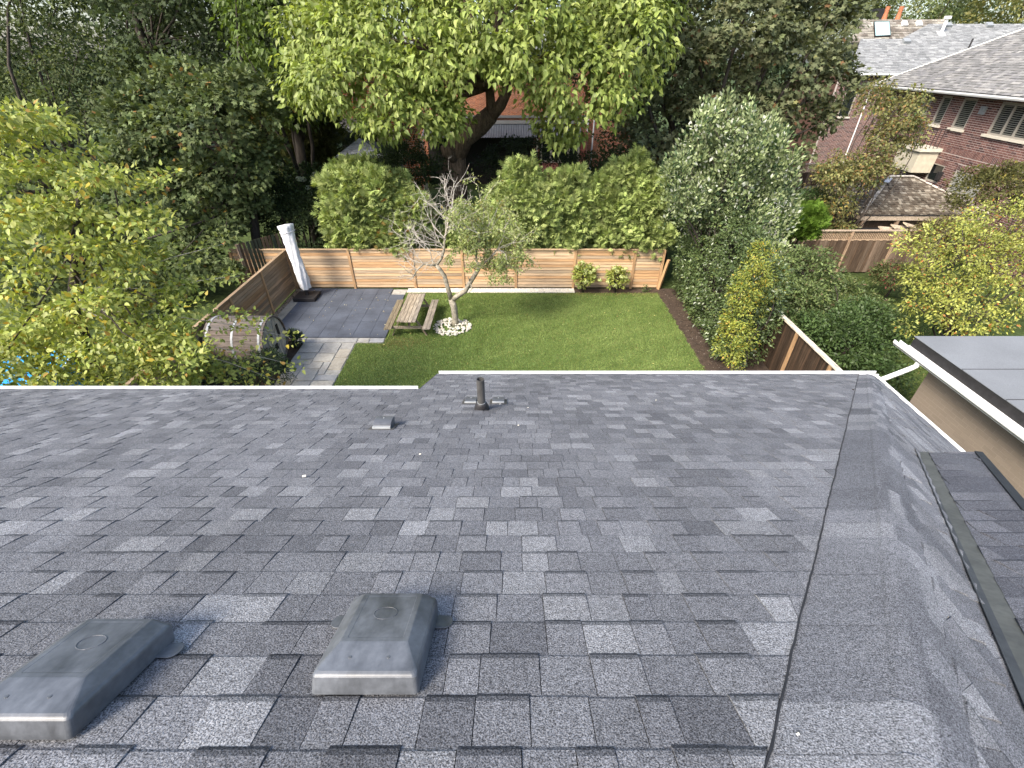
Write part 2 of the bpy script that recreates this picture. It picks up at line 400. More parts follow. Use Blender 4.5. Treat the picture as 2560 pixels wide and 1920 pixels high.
def shingle_plane(parent, O, U, D, poly, expo, widths, tones, lift, mat_, n_ind, piece_name="shingle", rest_name="shingle_field",
                  s0=None, score=None, tab=0.5, wave=0.003, gap=0.0012, band=0.16):
    """lays overlapping courses on the plane O + u*U + s*D (s runs down the slope); poly in (u, s)"""
    O, U, D = Vector(O), Vector(U).normalized(), Vector(D).normalized()
    Nn = U.cross(D)
    if Nn.z < 0: Nn = -Nn
    smin = min(p[1] for p in poly); smax = max(p[1] for p in poly)
    s = smin if s0 is None else s0
    pieces = []
    while s < smax:
        se = min(s + expo, smax)
        mid = (s + se) / 2
        for (ua, ub) in intervals(poly, mid):
            ta = [iv for iv in intervals(poly, max(s + 1e-4, smin + 1e-4))]
            tb = [iv for iv in intervals(poly, min(se - 1e-4, smax - 1e-4))]
            def near(lst, d):
                best = min(lst, key=lambda iv: abs(iv[0] - d[0]) + abs(iv[1] - d[1])) if lst else d
                return best if abs(best[0] - d[0]) + abs(best[1] - d[1]) < 3 * expo + 0.3 else d
            at, ab = near(ta, (ua, ub)), near(tb, (ua, ub))
            lo = min(at[0], ab[0]); hi = max(at[1], ab[1])
            u = lo - R.uniform(0, widths[1])
            high = R.random() < .5
            while u < hi:
                w = R.uniform(*widths)
                u1 = u + w
                if hi - u1 < .06: u1 = hi + 1e-4
                a0, a1 = max(u, at[0]), min(u1, at[1])
                b0, b1 = max(u, ab[0]), min(u1, ab[1])
                if b1 - b0 > 0.015 or a1 - a0 > 0.015:
                    a0 = min(a0, at[1]); a1 = max(a1, at[0], a0); b0 = min(b0, ab[1]); b1 = max(b1, ab[0], b0)
                    if a1 - a0 < 2 * gap: a0, a1 = (a0 + a1) / 2 - gap, (a0 + a1) / 2 + gap
                    if b1 - b0 < 2 * gap: b0, b1 = (b0 + b1) / 2 - gap, (b0 + b1) / 2 + gap
                    t = lift if high else lift * tab
                    tone = jitter(R.choice(tones), .10)
                    pieces.append((a0 + gap, a1 - gap, b0 + gap, b1 - gap, s, se + R.uniform(-wave, wave) + (0.0 if high else -.004), t, tone, high))
                u = u1
                high = not high if R.random() < .8 else high
        s += expo
    if score is None:
        def score(p): 
            return proj(p)[2] if in_frame(p) else 1e6 + proj(p)[2]
    def emit(b, pc):
        a0, a1, b0, b1, st, se, t, tone, high = pc
        L = se - st
        st2 = st - 0.08 * L
        k1 = 1 - band if high else 1 - band * .35
        def P(u, s_, h): return O + U * u + D * s_ + Nn * h
        def lerp(k, x, y): return x + (y - x) * k
        rows = [(0, .001, st2), (k1, t, st + L * k1), (1 - band * .42, t * .80, st + L * (1 - band * .42)), (1, t * .30, se)]
        vs = []
        for (k, h, s_) in rows:
            vs.append(P(lerp(k, a0, b0), s_, h)); vs.append(P(lerp(k, a1, b1), s_, h))
        vs.append(P(b0, se, -.004)); vs.append(P(b1, se, -.004))
        vs.append(P(a0, st2, -.004)); vs.append(P(a1, st2, -.004))
        fs = [(0, 2, 3, 1), (2, 4, 5, 3), (4, 6, 7, 5), (6, 8, 9, 7), (0, 10, 8, 6, 4, 2), (1, 3, 5, 7, 9, 11)]
        if (vs[2] - vs[0]).cross(vs[1] - vs[0]).dot(Nn) < 0:
            fs = [tuple(reversed(f)) for f in fs]
        b.add(vs, fs, tone)
        # tone darkens towards the lower edge of each piece, most on raised tabs
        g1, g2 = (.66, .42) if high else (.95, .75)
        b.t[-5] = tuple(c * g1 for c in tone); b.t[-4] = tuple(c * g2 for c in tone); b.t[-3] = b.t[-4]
    order = sorted(range(len(pieces)), key=lambda i: score(O + U * ((pieces[i][2] + pieces[i][3]) / 2) + D * ((pieces[i][4] + pieces[i][5]) / 2)))
    n_ind = min(n_ind, len(order))
    for i in order[:n_ind]:
        b = MB(); emit(b, pieces[i]); b.build(piece_name, mat_, parent)
    if len(order) > n_ind:
        b = MB()
        for i in order[n_ind:]: emit(b, pieces[i])
        o = b.build(rest_name, mat_, parent); o["kind"] = "stuff"

# ------------------------------------------------------------------ our own house: the roof in the foreground
S27, C27 = math.sin(math.atan(.5)), math.cos(math.atan(.5))
FOOT = Vector((0, -S27 * 1.0, EYE - C27 * 1.0))          # foot of the perpendicular from the eye to the roof
DN = Vector((0, C27, -S27))
def s_of_y(y): return (y + S27) / C27
ZE = EYE - 1.118 - 0.5 * 6.10                             # eave height
RS = 0.595                                                # slope of the right-hand plane
def xh(y): return 5.81 - (6.10 - y) * .84                 # the hip, in plan
def main_z(y): return EYE - 1.118 - 0.5 * y
def right_z(x): return ZE + RS * (5.81 - x)

house = thing("house", (0, 4.0, 0), "foreground house with dark grey asphalt shingle hip roof and white gutters", "house")
roof = MB()
def dk(x, y, dz=-.012): return Vector((x, y, main_z(y) + dz))
# decking under the shingles
roof.prism([dk(-18, -1.0), dk(xh(-1.0) - .30, -1.0), dk(xh(6.08) - .30, 6.08), dk(-1.2, 6.08), dk(-1.2, 4.72), dk(-18, 4.72)][::-1], (0, 0, -.03))
def rk(x, y): return Vector((x, y, right_z(x) - .016))
roof.prism([rk(xh(5.8) + .25, 5.5), rk(5.80, 5.5), rk(5.80, 2.95), rk(3.60, 2.90), rk(1.9, .85), rk(.9, -.4), rk(xh(-.2) + .25, -.5)], (0, 0, -.03))
roof_o = roof.build("roof", M['deck'], house)
G = [tuple(c * .90 for c in t) for t in [(.152, .154, .162), (.163, .165, .173), (.141, .143, .151), (.174, .176, .184), (.158, .160, .168), (.149, .151, .159),
     (.130, .132, .140), (.120, .122, .130), (.204, .206, .212), (.220, .222, .228), (.170, .172, .180), (.145, .147, .155)]]
cutx = lambda y: xh(y) - (.418 - .032 * y) + .002 * math.sin(y * 7)
poly = [(-17.5, -.3), (cutx(-.7) - 0.0, -.3)]
for i in range(0, 24):
    yy = -.7 + (6.10 + .7) * (i + 1) / 24
    poly.append((cutx(yy), s_of_y(yy)))
poly += [(-1.2, s_of_y(6.10)), (-1.2, s_of_y(4.74)), (-17.5, s_of_y(4.74))]
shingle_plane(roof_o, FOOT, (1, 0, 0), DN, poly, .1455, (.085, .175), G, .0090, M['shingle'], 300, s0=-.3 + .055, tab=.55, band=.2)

# hip: courses woven round the corner
def hip_path(y, lift, n=14):
    C = Vector((xh(y), y)); z = main_z(y)
    A = Vector((cutx(y) - .008, y)); xr = 5.81 - (z - ZE) / RS
    r = .11
    pts = [A]
    P0, P2 = Vector((C.x - r, y)), Vector((xr, y - r))
    for i in range(n + 1):
        t = i / n
        pts.append(P0 * (1 - t) ** 2 + Vector((xr, y)) * (2 * t * (1 - t)) + P2 * t ** 2)
    pts.append(Vector((xr, y - .20)))
    return [Vector((p.x, p.y, z + (lift if k > 1 else -.004))) for k, p in enumerate(pts)]
hips = []
yk = -.55
dyc = .1455 * C27
while yk < 6.08:
    y1 = min(yk + dyc, 6.09)
    a = hip_path(yk - .004, .0005); c = hip_path(y1, .0040)
    hips.append((yk, a, c)); yk += dyc
hip_run = 0
hips.sort(key=lambda h: 0 if in_frame(h[1][3]) else 1)
for (yk, a, c) in hips:
    n = len(a)
    b = MB()
    k1, k2 = R.randint(3, 8), R.randint(9, 13)
    if hip_run <= 0:
        hip_t = [R.choice(G[:4] + G[8:10] * 2 + G[6:8] * 2) for _ in range(3)]; hip_run = R.choice([1, 1, 1, 2])
    hip_run -= 1
    t1, t2, t3 = (jitter(t, .07) for t in hip_t)
    for i in range(n - 1):
        t = t1 if i < k1 else (t2 if i < k2 else t3)
        if i == k1: t = tuple((p + q) / 2 for p, q in zip(t1, t2))
        if i == k2: t = tuple((p + q) / 2 for p, q in zip(t2, t3))
        b.add([a[i], a[i + 1], c[i + 1], c[i]], [(3, 2, 1, 0)] if (a[i + 1] - a[i]).cross(c[i] - a[i]).z < 0 else [(0, 1, 2, 3)], t)
        dz = Vector((0, 0, -.011))
        b.add([c[i], c[i + 1], c[i + 1] + dz, c[i] + dz], [(0, 1, 2, 3)], t)
    dz = Vector((0, 0, -.022))
    b.add([a[0], c[0], c[0] + dz, a[0] + dz], [(0, 1, 2, 3)], t1)
    b.build("hip_shingle", M['shingle'], roof_o)

b = MB()
for y_ in np.arange(-.55, 6.0, .5):
    b.tube([Vector((cutx(t) + .004 + R.uniform(-.003, .003), t, main_z(t) + .004)) for t in np.linspace(y_, min(y_ + .5, 6.08), 14)], [R.uniform(.0026, .0042) for _ in range(14)], 5)
b.build("dark_cut_line", M['black'], roof_o)  # thin black bead along the cut edge of the main shingles
# the plane right of the hip: courses run towards the eye
cr = 1 / math.sqrt(1 + RS * RS)
RD = Vector((cr, 0, -RS * cr))
def r_us(x, y): return (-y, (x - 0.0) / cr)
RO = Vector((0, 0, right_z(0)))
rp = []
for i in range(25):
    yy = -.6 + (6.10 + .2) * i / 24
    rp.append(r_us(xh(yy + .33) , yy))
rp = [r_us(xh(y_) + .0, y_ - .15) for y_ in np.linspace(-.3, 6.10, 24)] + [r_us(5.81, 6.08)]
rp += [r_us(5.81, 2.95), r_us(3.60, 2.95), r_us(3.108, 2.353), r_us(1.873, .848), r_us(.80, -.46)]
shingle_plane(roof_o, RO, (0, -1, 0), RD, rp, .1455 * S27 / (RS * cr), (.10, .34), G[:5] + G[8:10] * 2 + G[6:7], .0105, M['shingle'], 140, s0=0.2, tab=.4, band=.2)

# valley flashing and the bay roof beyond it
def wing_z(y): return EYE - 1.3855 - 0.5 * y
def xv(y): return 3.108 + .82 * (y - 2.353)
def xr_(y): return 3.74 + .838 * (y - 2.49)
b = MB()
yy0, yy1 = -.6, 2.96
b.add([(xv(yy0) - .055, yy0, right_z(xv(yy0) - .055) + .016), (xv(yy0) + .005, yy0, wing_z(yy0) + .004), (xv(yy1) + .005, yy1, wing_z(yy1) + .004), (xv(yy1) - .055, yy1, right_z(xv(yy1) - .055) + .016)], [(0, 1, 2, 3)], (.62, .64, .70))
b.add([(xv(yy0) + .005, yy0, wing_z(yy0) + .004), (xv(yy0) + .085, yy0, wing_z(yy0) + .006), (xv(yy1) + .10, yy1, wing_z(yy1) + .006), (xv(yy1) + .005, yy1, wing_z(yy1) + .004)], [(0, 1, 2, 3)], (1.15, 1.15, 1.08))
b.build("valley_flashing", M['flash'], roof_o)
WO = Vector((0, 0, wing_z(0)))
wp = [(xv(-.6) + .09, s_of_y(-.6) - .5), (xr_(-.6), s_of_y(-.6) - .5), (xr_(2.93), 2.93 / C27), (xv(2.93) + .09, 2.93 / C27)]
wp = [(xv(-.6) + .065, -.6 / C27), (xr_(-.6), -.6 / C27), (xr_(2.93), 2.93 / C27), (xv(2.93) + .09, 2.93 / C27)]
GW = [(.088, .090, .100), (.10, .102, .112), (.078, .080, .090), (.11, .112, .122)]
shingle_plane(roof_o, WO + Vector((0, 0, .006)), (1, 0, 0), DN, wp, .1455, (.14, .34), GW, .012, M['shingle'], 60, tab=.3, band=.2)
b = MB()
b.prism([(xv(y_) + .02 if k == 0 else xr_(y_), y_, wing_z(y_) - .012) for k, y_ in ((0, -.6), (1, -.6), (1, 2.92), (0, 2.92))], (0, 0, -.03))
# the facet falling away past the bay's own hip, and the bay wall
b.hexa([(xr_(-.6), -.6, wing_z(-.6) - .05), (xr_(-.6) + .30, -.6, wing_z(-.6) - .45), (xr_(2.92) + .30, 2.80, wing_z(2.92) - .45), (xr_(2.92), 2.90, wing_z(2.92) - .05)],
       [(xr_(-.6), -.6, wing_z(-.6) - .02), (xr_(-.6) + .30, -.6, wing_z(-.6) - .42), (xr_(2.92) + .30, 2.80, wing_z(2.92) - .42), (xr_(2.92), 2.90, wing_z(2.92) - .02)])
b.build("bay_deck", M['deck'], roof_o)
b = MB()
b.beam((xr_(-.6), -.6, wing_z(-.6) + .012), (xr_(2.93), 2.93, wing_z(2.93) + .012), .05, .02, (0, .45, .9), (.25, .25, .28))
b.beam((xr_(-.6) + .10, -.6, wing_z(-.6) - .10), (xr_(2.93) + .10, 2.93, wing_z(2.93) - .10), .10, .02, (-.5, .2, .7), (1.1, 1.12, 1.12))
b.build("bay_hip_flashing", M['flash'], roof_o)

# eaves: gutters and walls
def gutter(p0, p1, out, name, parent, w=.085, h=.09, hangers=False):
    p0, p1, o = Vector(p0), Vector(p1), Vector(out).normalized()
    b = MB(); up = Vector((0, 0, 1)); d = (p1 - p0)
    prof = [(0, 0), (.0, -h), (w * .75, -h), (w, -h * .45), (w, .012), (w - .014, .012), (w - .014, -h * .42), (w * .7, -h + .012), (.012, -h + .012), (.012, 0)]
    b.prism([p0 + o * a + up * c for a, c in prof], d)
    for t in np.arange(.3, d.length, .8) if hangers else ():
        q = p0 + d.normalized() * t
        b.obox(q + o * w / 2 + up * -.004, o * (w / 2 - .008), d.normalized() * .012, up * .003)
    return b.build(name, M['white'], parent)
zl = main_z(4.74)
gutter((-17.5, 4.735, zl - .006), (-1.22, 4.735, zl - .006), (0, 1, 0), "gutter", house)
gutter((-1.19, 6.095, ZE - .006), (5.92, 6.095, ZE - .006), (0, 1, 0), "gutter", house)
gutter((5.805, 6.09, ZE - .006), (5.805, 3.0, ZE - .006), (1, 0, 0), "gutter", house, w=.07, h=.08)
b = MB()
b.box(-17.4, -1.2, -2.0, 4.35, 0, zl - .12); b.box(-1.195, 5.4, -2.0, 5.70, 0, ZE - .12)
b.box(3.65, 4.0, -.5, 2.7, ZE - .1, wing_z(2.93) - .12)
b.box(-17.4, 5.4, -2.1, -1.99, 0, 8.0)
b.build("wall", M['siding'], house)
b = MB()
b.prism([(-1.215, y_, main_z(y_) + dz) for y_, dz in ((4.74, .0), (6.10, .0), (6.10, -.16), (4.74, -.16))], (.018, 0, 0))
b.build("fascia", M['deck'], house)

# ------------------------------------------------------------------ things on the roof
RU = Vector((1, 0, 0)); RN = Vector((0, S27, C27))
def rp3(x, s, h): return FOOT + RU * x + DN * s + RN * h

def box_vent(x, s0, s1, w, label, seed):
    q = thing("roof_vent", rp3(x, (s0 + s1) / 2, 0), label, "roof vent", "large plastic box vents near the eye")
    r = random.Random(seed)
    # flange lying on the shingles, with round-ended tabs
    for sx in (-1, 1):
        b = MB()
        pts = []
        for k in range(9):
            a = -math.pi / 2 + math.pi * k / 8
            pts.append((x + sx * (w / 2 + .030 + .024 * math.cos(a)), s1 - .055 + .030 * math.sin(a) + .0))
        pts += [(x + sx * (w / 2 - .06), s1 - .025), (x + sx * (w / 2 - .06), s1 - .085)]
        pl = [rp3(u, s, .011) for u, s in pts]
        if sx < 0: pl = pl[::-1]
        b.prism(pl, RN * .004)
        b.build("flange", M['plastic'], q, bevel=.0015)
    b = MB()
    for (u0, u1, a0, a1) in ((x - w * .33, x + w * .33, s0 + .05, s1 - .05),):
        b.hexa([rp3(u0, a0, .0), rp3(u1, a0, .0), rp3(u1, a1, .0), rp3(u0, a1, .0)], [rp3(u0, a0, .05), rp3(u1, a0, .05), rp3(u1, a1, .05), rp3(u0, a1, .05)])
    b.build("throat", M['black'], q)
    # hood: skirt, chamfered shoulder, flat lid with shallow ribs
    rings = []
    def ring(i0, ib, iw, h, nseg=4, rad=.012):
        a0, a1, u0, u1 = s0 + i0, s1 - ib, x - w / 2 + iw, x + w / 2 - iw
        pts = []
        for (cu, cs, st) in ((u1 - rad, a1 - rad, 0), (u0 + rad, a1 - rad, 1), (u0 + rad, a0 + rad, 2), (u1 - rad, a0 + rad, 3)):
            for k in range(nseg):
                a = math.pi / 2 * (st + k / (nseg - 1))
                pts.append(rp3(cu + rad * math.cos(a), cs + rad * math.sin(a), h))
        return pts
    R_ = [ring(0, 0, 0, .016), ring(0, 0, 0, .022), ring(.003, .003, .003, .059), ring(.006, .005, .005, .065), ring(.013, .010, .011, .0700),
          ring(.092, .020, .046, .0905, 4, .006), ring(.096, .023, .049, .0912, 4, .005), ring(.11, .035, .062, .0912, 4, .005), ring(.112, .037, .064, .0905, 4, .005)]
    b = MB(); n = len(R_[0])
    vs = [p for rg in R_ for p in rg]; fs = []
    for i in range(len(R_) - 1):
        for k in range(n):
            k2 = (k + 1) % n
            fs.append((i * n + k, i * n + k2, (i + 1) * n + k2, (i + 1) * n + k))
    fs.append(tuple((len(R_) - 1) * n + k for k in range(n)))
    inner = [p - RN * .004 for p in R_[0]]
    fs2 = [(k, (k + 1) % n, len(vs) + (k + 1) % n, len(vs) + k) for k in range(n)]
    vs += inner
    b.add(vs, fs + [tuple(reversed(f)) for f in fs2])
    hood = b.build("hood", M['plastic'], q)
    m = hood.modifiers.new("bevel", 'BEVEL'); m.width = .0025; m.segments = 2; m.limit_method = 'ANGLE'; m.angle_limit = math.radians(25)
    # moulded ring and screws on the lid
    b = MB()
    for rr in (.028,):
        pts = [rp3(x + rr * math.cos(a) * 1.25, s1 - .12 + rr * math.sin(a), .0912) for a in np.linspace(0, 2 * math.pi, 25)]
        b.tube(pts, .0011, 5, cap=False)
    for u in (x - .052, x + .052):
        b.tube([rp3(u, s0 + .05, .076), rp3(u, s0 + .05, .0812)], .0045, 8)
    b.build("moulding", M['plastic'], q)
    return q

box_vent(-.385, 1.053, 1.39, .282, "black plastic box vent in the middle foreground with a round mark on its lid", 1)
box_vent(-1.170, .925, 1.265, .286, "black plastic box vent cut off by the left edge of the photo", 2)

def hood_vent(x, s, w, L, h, label):
    q = thing("exhaust_vent", rp3(x, s, 0), label, "exhaust vent", "small grey hooded vents low on the roof")
    b = MB()
    n = 7
    prof = [(0, 0)] + [(L * (1 - math.cos(math.pi / 2 * k / n)) * .98 + .0, h * math.sin(math.pi / 2 * k / n)) for k in range(1, n + 1)] + [(L, h), (L, 0)]
    b.prism([rp3(x - w / 2, s + a, c) for a, c in prof], RU * w)
    b.build("hood", M['vent'], q, bevel=.003)
    b = MB()
    b.hexa([rp3(x - w / 2 - .03, s - .03, .008), rp3(x + w / 2 + .03, s - .03, .008), rp3(x + w / 2 + .03, s + L + .05, .008), rp3(x - w / 2 - .03, s + L + .05, .008)],
           [rp3(x - w / 2 - .03, s - .03, .011), rp3(x + w / 2 + .03, s - .03, .011), rp3(x + w / 2 + .03, s + L + .05, .011), rp3(x - w / 2 - .03, s + L + .05, .011)])
    b.build("flange", M['pipe'], q)
    b = MB()
    b.tube([rp3(x, s + L * .62, h * .93), rp3(x, s + L * .62, h * .93 + .008)], .006, 8)
    b.hexa([rp3(x - w / 2, s - .006, .006), rp3(x + w / 2, s - .006, .006), rp3(x + w / 2, s + .004, .006), rp3(x - w / 2, s + .004, .006)],
           [rp3(x - w / 2, s - .006, .026), rp3(x + w / 2, s - .006, .026), rp3(x + w / 2, s + .004, .030), rp3(x - w / 2, s + .004, .030)])
    b.build("lip", M['band'], q)
hood_vent(-1.115, 3.80, .155, .15, .085, "small grey hooded vent standing alone left of the pipe")
hood_vent(-.455, 4.90, .125, .17, .05, "small flat grey vent half hidden behind the black pipe")
hood_vent(-.150, 4.90, .130, .17, .05, "small flat grey vent just right of the black pipe")

q = thing("vent_pipe", rp3(-.31, 4.60, 0), "upright black plumbing pipe with a rubber boot on the shingles", "pipe")
base = rp3(-.31, 4.60, 0)
b = MB()
ps = [base + Vector((0, 0, z)) for z in (-.03, .37)]
b.tube([base + Vector((0, 0, -.03)), base + Vector((0, 0, .385))], .040, 20, cap=False)
b.tube([base + Vector((0, 0, .385)), base + Vector((0, 0, -.03))], .034, 20, cap=False)
n = 20
vs = []
for rr in (.040, .034):
    vs += [base + Vector((rr * math.cos(2 * math.pi * k / n), rr * math.sin(2 * math.pi * k / n), .385)) for k in range(n)]
b.add(vs, [(k, (k + 1) % n, n + (k + 1) % n, n + k) for k in range(n)])
b.tube([base + Vector((0, 0, .0)), base + Vector((0, 0, .02))], .033, 12)
b.build("tube", M['pipe'], q, smooth=False)
b = MB()
b.tube([base + RN * .0, base + RN * .035, base + Vector((0, 0, .055)), base + Vector((0, 0, .085)), base + Vector((0, 0, .100))], [.078, .074, .062, .056, .043], 20)
b.build("boot", M['black'], q, smooth=True)
b = MB()
b.tube([base + Vector((0, 0, .098)), base + Vector((0, 0, .106))], .0435, 20)
b.build("clamp", M['band'], q)
b = MB()
b.hexa([rp3(-.42, 4.46, .009), rp3(-.20, 4.46, .009), rp3(-.20, 4.75, .009), rp3(-.42, 4.75, .009)], [rp3(-.42, 4.46, .011), rp3(-.20, 4.46, .011), rp3(-.20, 4.75, .011), rp3(-.42, 4.75, .011)])
# a few crumbs and fallen bits on the shingles
rc_ = random.Random(4)
b = MB()
for (px, py) in ((1296, 1063), (1320, 1019), (1250, 1010), (1050, 1135), (1995, 1835), (1640, 1000), (760, 1190)):
    p = at_plane(px, py, FOOT + RN * .012, RN); k = (.0018 + .0018 * rc_.random()) * (1 if proj(p)[2] < 2 else 1.6)
    b.obox(p, (k * 1.8, k * .6, 0), (-k * .5, k, 0), RN * k * .35, (1, .98, .92))
o = b.build("crumbs", M['pebble']); tag(o, kind='stuff')

# ------------------------------------------------------------------ yard: fences
WOODT = [(1.0, 1.0, 1.0), (1.12, 1.05, .98), (1.0, .84, .68), (.86, .90, .95), (1.22, 1.2, 1.18), (.72, .74, .78), (1.05, .88, .72), (1.15, 1.12, 1.1)]
def h_fence(name, A, B, posts, H, rows, m, mp, inward, label, cat="fence", capw=.12, dark=1.0):
    A, B = Vector(A), Vector(B); d = (B - A).normalized(); n = Vector(inward)
    q = thing(name, A, label, cat)
    for i in range(len(posts) - 1):
        t0, t1 = posts[i] + .055, posts[i + 1] - .055
        z = .05
        hs = [R.uniform(.9, 1.1) for _ in range(rows)]
        k = (H - .05) / sum(hs)
        for r in range(rows):
            h = hs[r] * k
            tn = jitter(R.choice(WOODT), .12)
            tn = tuple(c * dark for c in tn)
            b = MB()
            c = A + d * ((t0 + t1) / 2) + Vector((0, 0, z + h / 2)) + n * R.uniform(.0, .006)
            tilt = Vector((0, 0, 1)) + n * .09 * (-1)
            b.obox(c, d * (t1 - t0) / 2, n * .011, tilt.normalized() * (h / 2 - .009), tn)
            b.build("board", m, q)
            z += h
    for t in posts:
        b = MB()
        c = A + d * t
        tn = tuple(x * dark for x in jitter((1, .95, .9), .12))
        b.obox(c + Vector((0, 0, (H + .0) / 2)) + n * .012, d * .052, n * .048, Vector((0, 0, (H) / 2)), tn)
        b.build("post", mp, q)
    b = MB()
    b.obox((A + B) / 2 + Vector((0, 0, H + .019)) + n * .012, d * ((B - A).length / 2), n * capw / 2, Vector((0, 0, .018)), (.95 * dark, .93 * dark, .9 * dark))
    b.build("cap_rail", m, q)
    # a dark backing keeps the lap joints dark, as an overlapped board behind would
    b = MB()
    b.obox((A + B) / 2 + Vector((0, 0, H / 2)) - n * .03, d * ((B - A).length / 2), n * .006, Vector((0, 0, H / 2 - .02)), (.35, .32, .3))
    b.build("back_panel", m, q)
    return q
bx = [-12.4, -9.86, -7.2, -4.42, -2.21, .18, 2.80, 5.44, 6.70]
h_fence("wooden_fence", (bx[0], 19.74, 0), (bx[-1], 19.74, 0), [x - bx[0] for x in bx], 1.80, 13, M['fence_x'], M['fence_z'], (0, -1, 0),
        "orange cedar fence of horizontal boards at the far end of the lawn below the cedars")
ly = [19.66, 17.2, 14.8, 12.4, 10.0, 7.6]
h_fence("wooden_fence", (-9.93, 19.66, 0), (-9.93, 7.6, 0), [19.66 - y for y in ly], 1.80, 13, M['fence_y'], M['fence_z'], (1, 0, 0),
        "brown cedar board fence running along the left side behind the barrel", dark=.92)
b = MB()
b.beam((6.72, 19.62, 0), (6.86, 19.45, 1.45), .11, .11, tone=(1.1, 1.05, .95))
o = b.build("fence_post", M['fence_z']); tag(o, "loose wooden post leaning at the right end of the back fence", "post")

def v_fence(name, A, B, posts, H, bw, m, mp, inward, label, lattice=0.0, capm=None, cap=True, gap=.004, alt=0.0, pt=(1, 1, 1), bt=None):
    A, B = Vector(A), Vector(B); d = (B - A).normalized(); n = Vector(inward); L = (B - A).length
    q = thing(name, A, label, "fence")
    hb = H - lattice
    t = 0.0; i = 0
    while t < L - .02:
        w = bw * R.uniform(.85, 1.15)
        b = MB(); off = .010 + (alt if i % 2 else 0)
        tn = jitter(R.choice(bt or [(.52, .47, .43), (.66, .62, .58), (.38, .34, .31), (.48, .42, .37), (.85, .80, .76)]), .12)
        b.obox(A + d * (t + w / 2) + n * off + Vector((0, 0, .05 + (hb - .05) / 2)), d * (w / 2 - gap / 2), n * .009, Vector((0, 0, (hb - .05) / 2)), tn)
        b.build("board", m, q)
        t += w * (.86 if alt else 1); i += 1
    for p in posts:
        b = MB(); b.obox(A + d * p + n * .03 + Vector((0, 0, H / 2)), d * .05, n * .05, Vector((0, 0, H / 2)), jitter(pt, .08)); b.build("post", mp, q)
    if cap: b = MB(); b.obox((A + B) / 2 + n * .01 + Vector((0, 0, H + .02)), d * L / 2, n * .08, Vector((0, 0, .02)), (1.9, 1.95, 1.95)); b.build("cap_rail", capm or m, q)
    if lattice:
        b = MB(); b.obox((A + B) / 2 + n * .024 + Vector((0, 0, hb + .0)), d * L / 2, n * .018, Vector((0, 0, .03)), (2.0, 1.9, 1.7)); b.build("mid_rail", m, q)
        b = MB(); h2 = lattice - .06; t = -h2
        while t < L:
            for sgn in (1, -1):
                t0 = max(t, 0); t1 = min(t + h2, L)
                if t1 - t0 < .03: continue
                z0 = (t0 - t) if sgn > 0 else h2 - (t0 - t)
                z1 = (t1 - t) if sgn > 0 else h2 - (t1 - t)
                b.beam(A + d * t0 + Vector((0, 0, hb + .03 + z0)) + n * .008 * sgn, A + d * t1 + Vector((0, 0, hb + .03 + z1)) + n * .008 * sgn, .035, .008, n, (1.7, 1.6, 1.4))
            t += .11
        o = b.build("lattice", m, q); o["kind"] = "stuff"
    return q
v_fence("board_fence", (8.75, 14.0, 0), (8.75, 8.0, 0), [.05, 1.75, 3.55, 5.4], 1.85, .095, M['grey_z'], M['fence_z'], (-1, 0, 0),
        "dark weathered board fence with orange posts and a pale cap right of the lawn", capm=M['grey_y'], pt=(.9, .85, .8), bt=[(.24, .21, .19), (.30, .26, .23), (.19, .17, .155), (.36, .30, .26)])
v_fence("lattice_fence", (13.2, 21.6, 0), (20.5, 21.6, 0), [.6, 2.75, 4.9, 7.0], 2.05, .20, M['grey_z'], M['grey_z'], (0, -1, 0),
        "old brown board fence with a lattice top in front of the shake roof", lattice=.42, alt=.03, pt=(1.7, 1.55, 1.35))
v_fence("lattice_fence", (16.6, 31, 1.2), (20.4, 31, 1.2), [1.4, 3.4], 2.05, .22, M['grey_z'], M['grey_z'], (0, -1, 0),
        "far lattice topped fence behind the silver leaved tree", lattice=.45, alt=.03, pt=(1.7, 1.55, 1.35))
v_fence("picket_fence", (-11.6, 18.9, 0), (-10.3, 20.6, 0), [.1], 2.3, .16, M['grey_z'], M['grey_z'], (.79, -.61, 0),
        "dark upright old boards leaning behind the left corner of the yard", gap=.05, cap=False, bt=[(.28, .42, .4), (.6, .55, .5), (.75, .7, .65)])

# ------------------------------------------------------------------ patio, path
patio = MB(); patio.box(-9.26, -4.79, 15.13, 19.58, -.01, .006); po = patio.build("patio", M['joint'], loc=(0, 0, 0)); po["kind"] = "structure"
cw = .638
for i in range(7):
    for j in range(7):
        x1 = -4.79 - i * cw; y0 = 15.13 + j * .637
        if i == 0 and j == 6: continue
        b = MB(); dz = R.uniform(0, .006) + (.012 if j == 6 and i > 4 else 0)
        b.box(x1 - cw + .005, x1 - .005, y0 + .005, y0 + .637 - .005, .008, .045 + dz, jitter((1, 1, 1), .08))
        b.build("tile", M['tile'], po)
pth = MB(); pth.box(-7.76, -5.81, 7.0, 14.75, -.01, .004); pth.box(-8.19, -4.78, 14.751, 15.125, -.01, .004)
pa = pth.build("path", M['joint'], loc=(0, 0, 0)); pa["kind"] = "structure"
FT = [(1, 1, 1), (1.12, 1.1, 1.06), (.86, .88, .92), (.78, .82, .9), (1.06, 1.0, .9), (.92, .93, .95)]
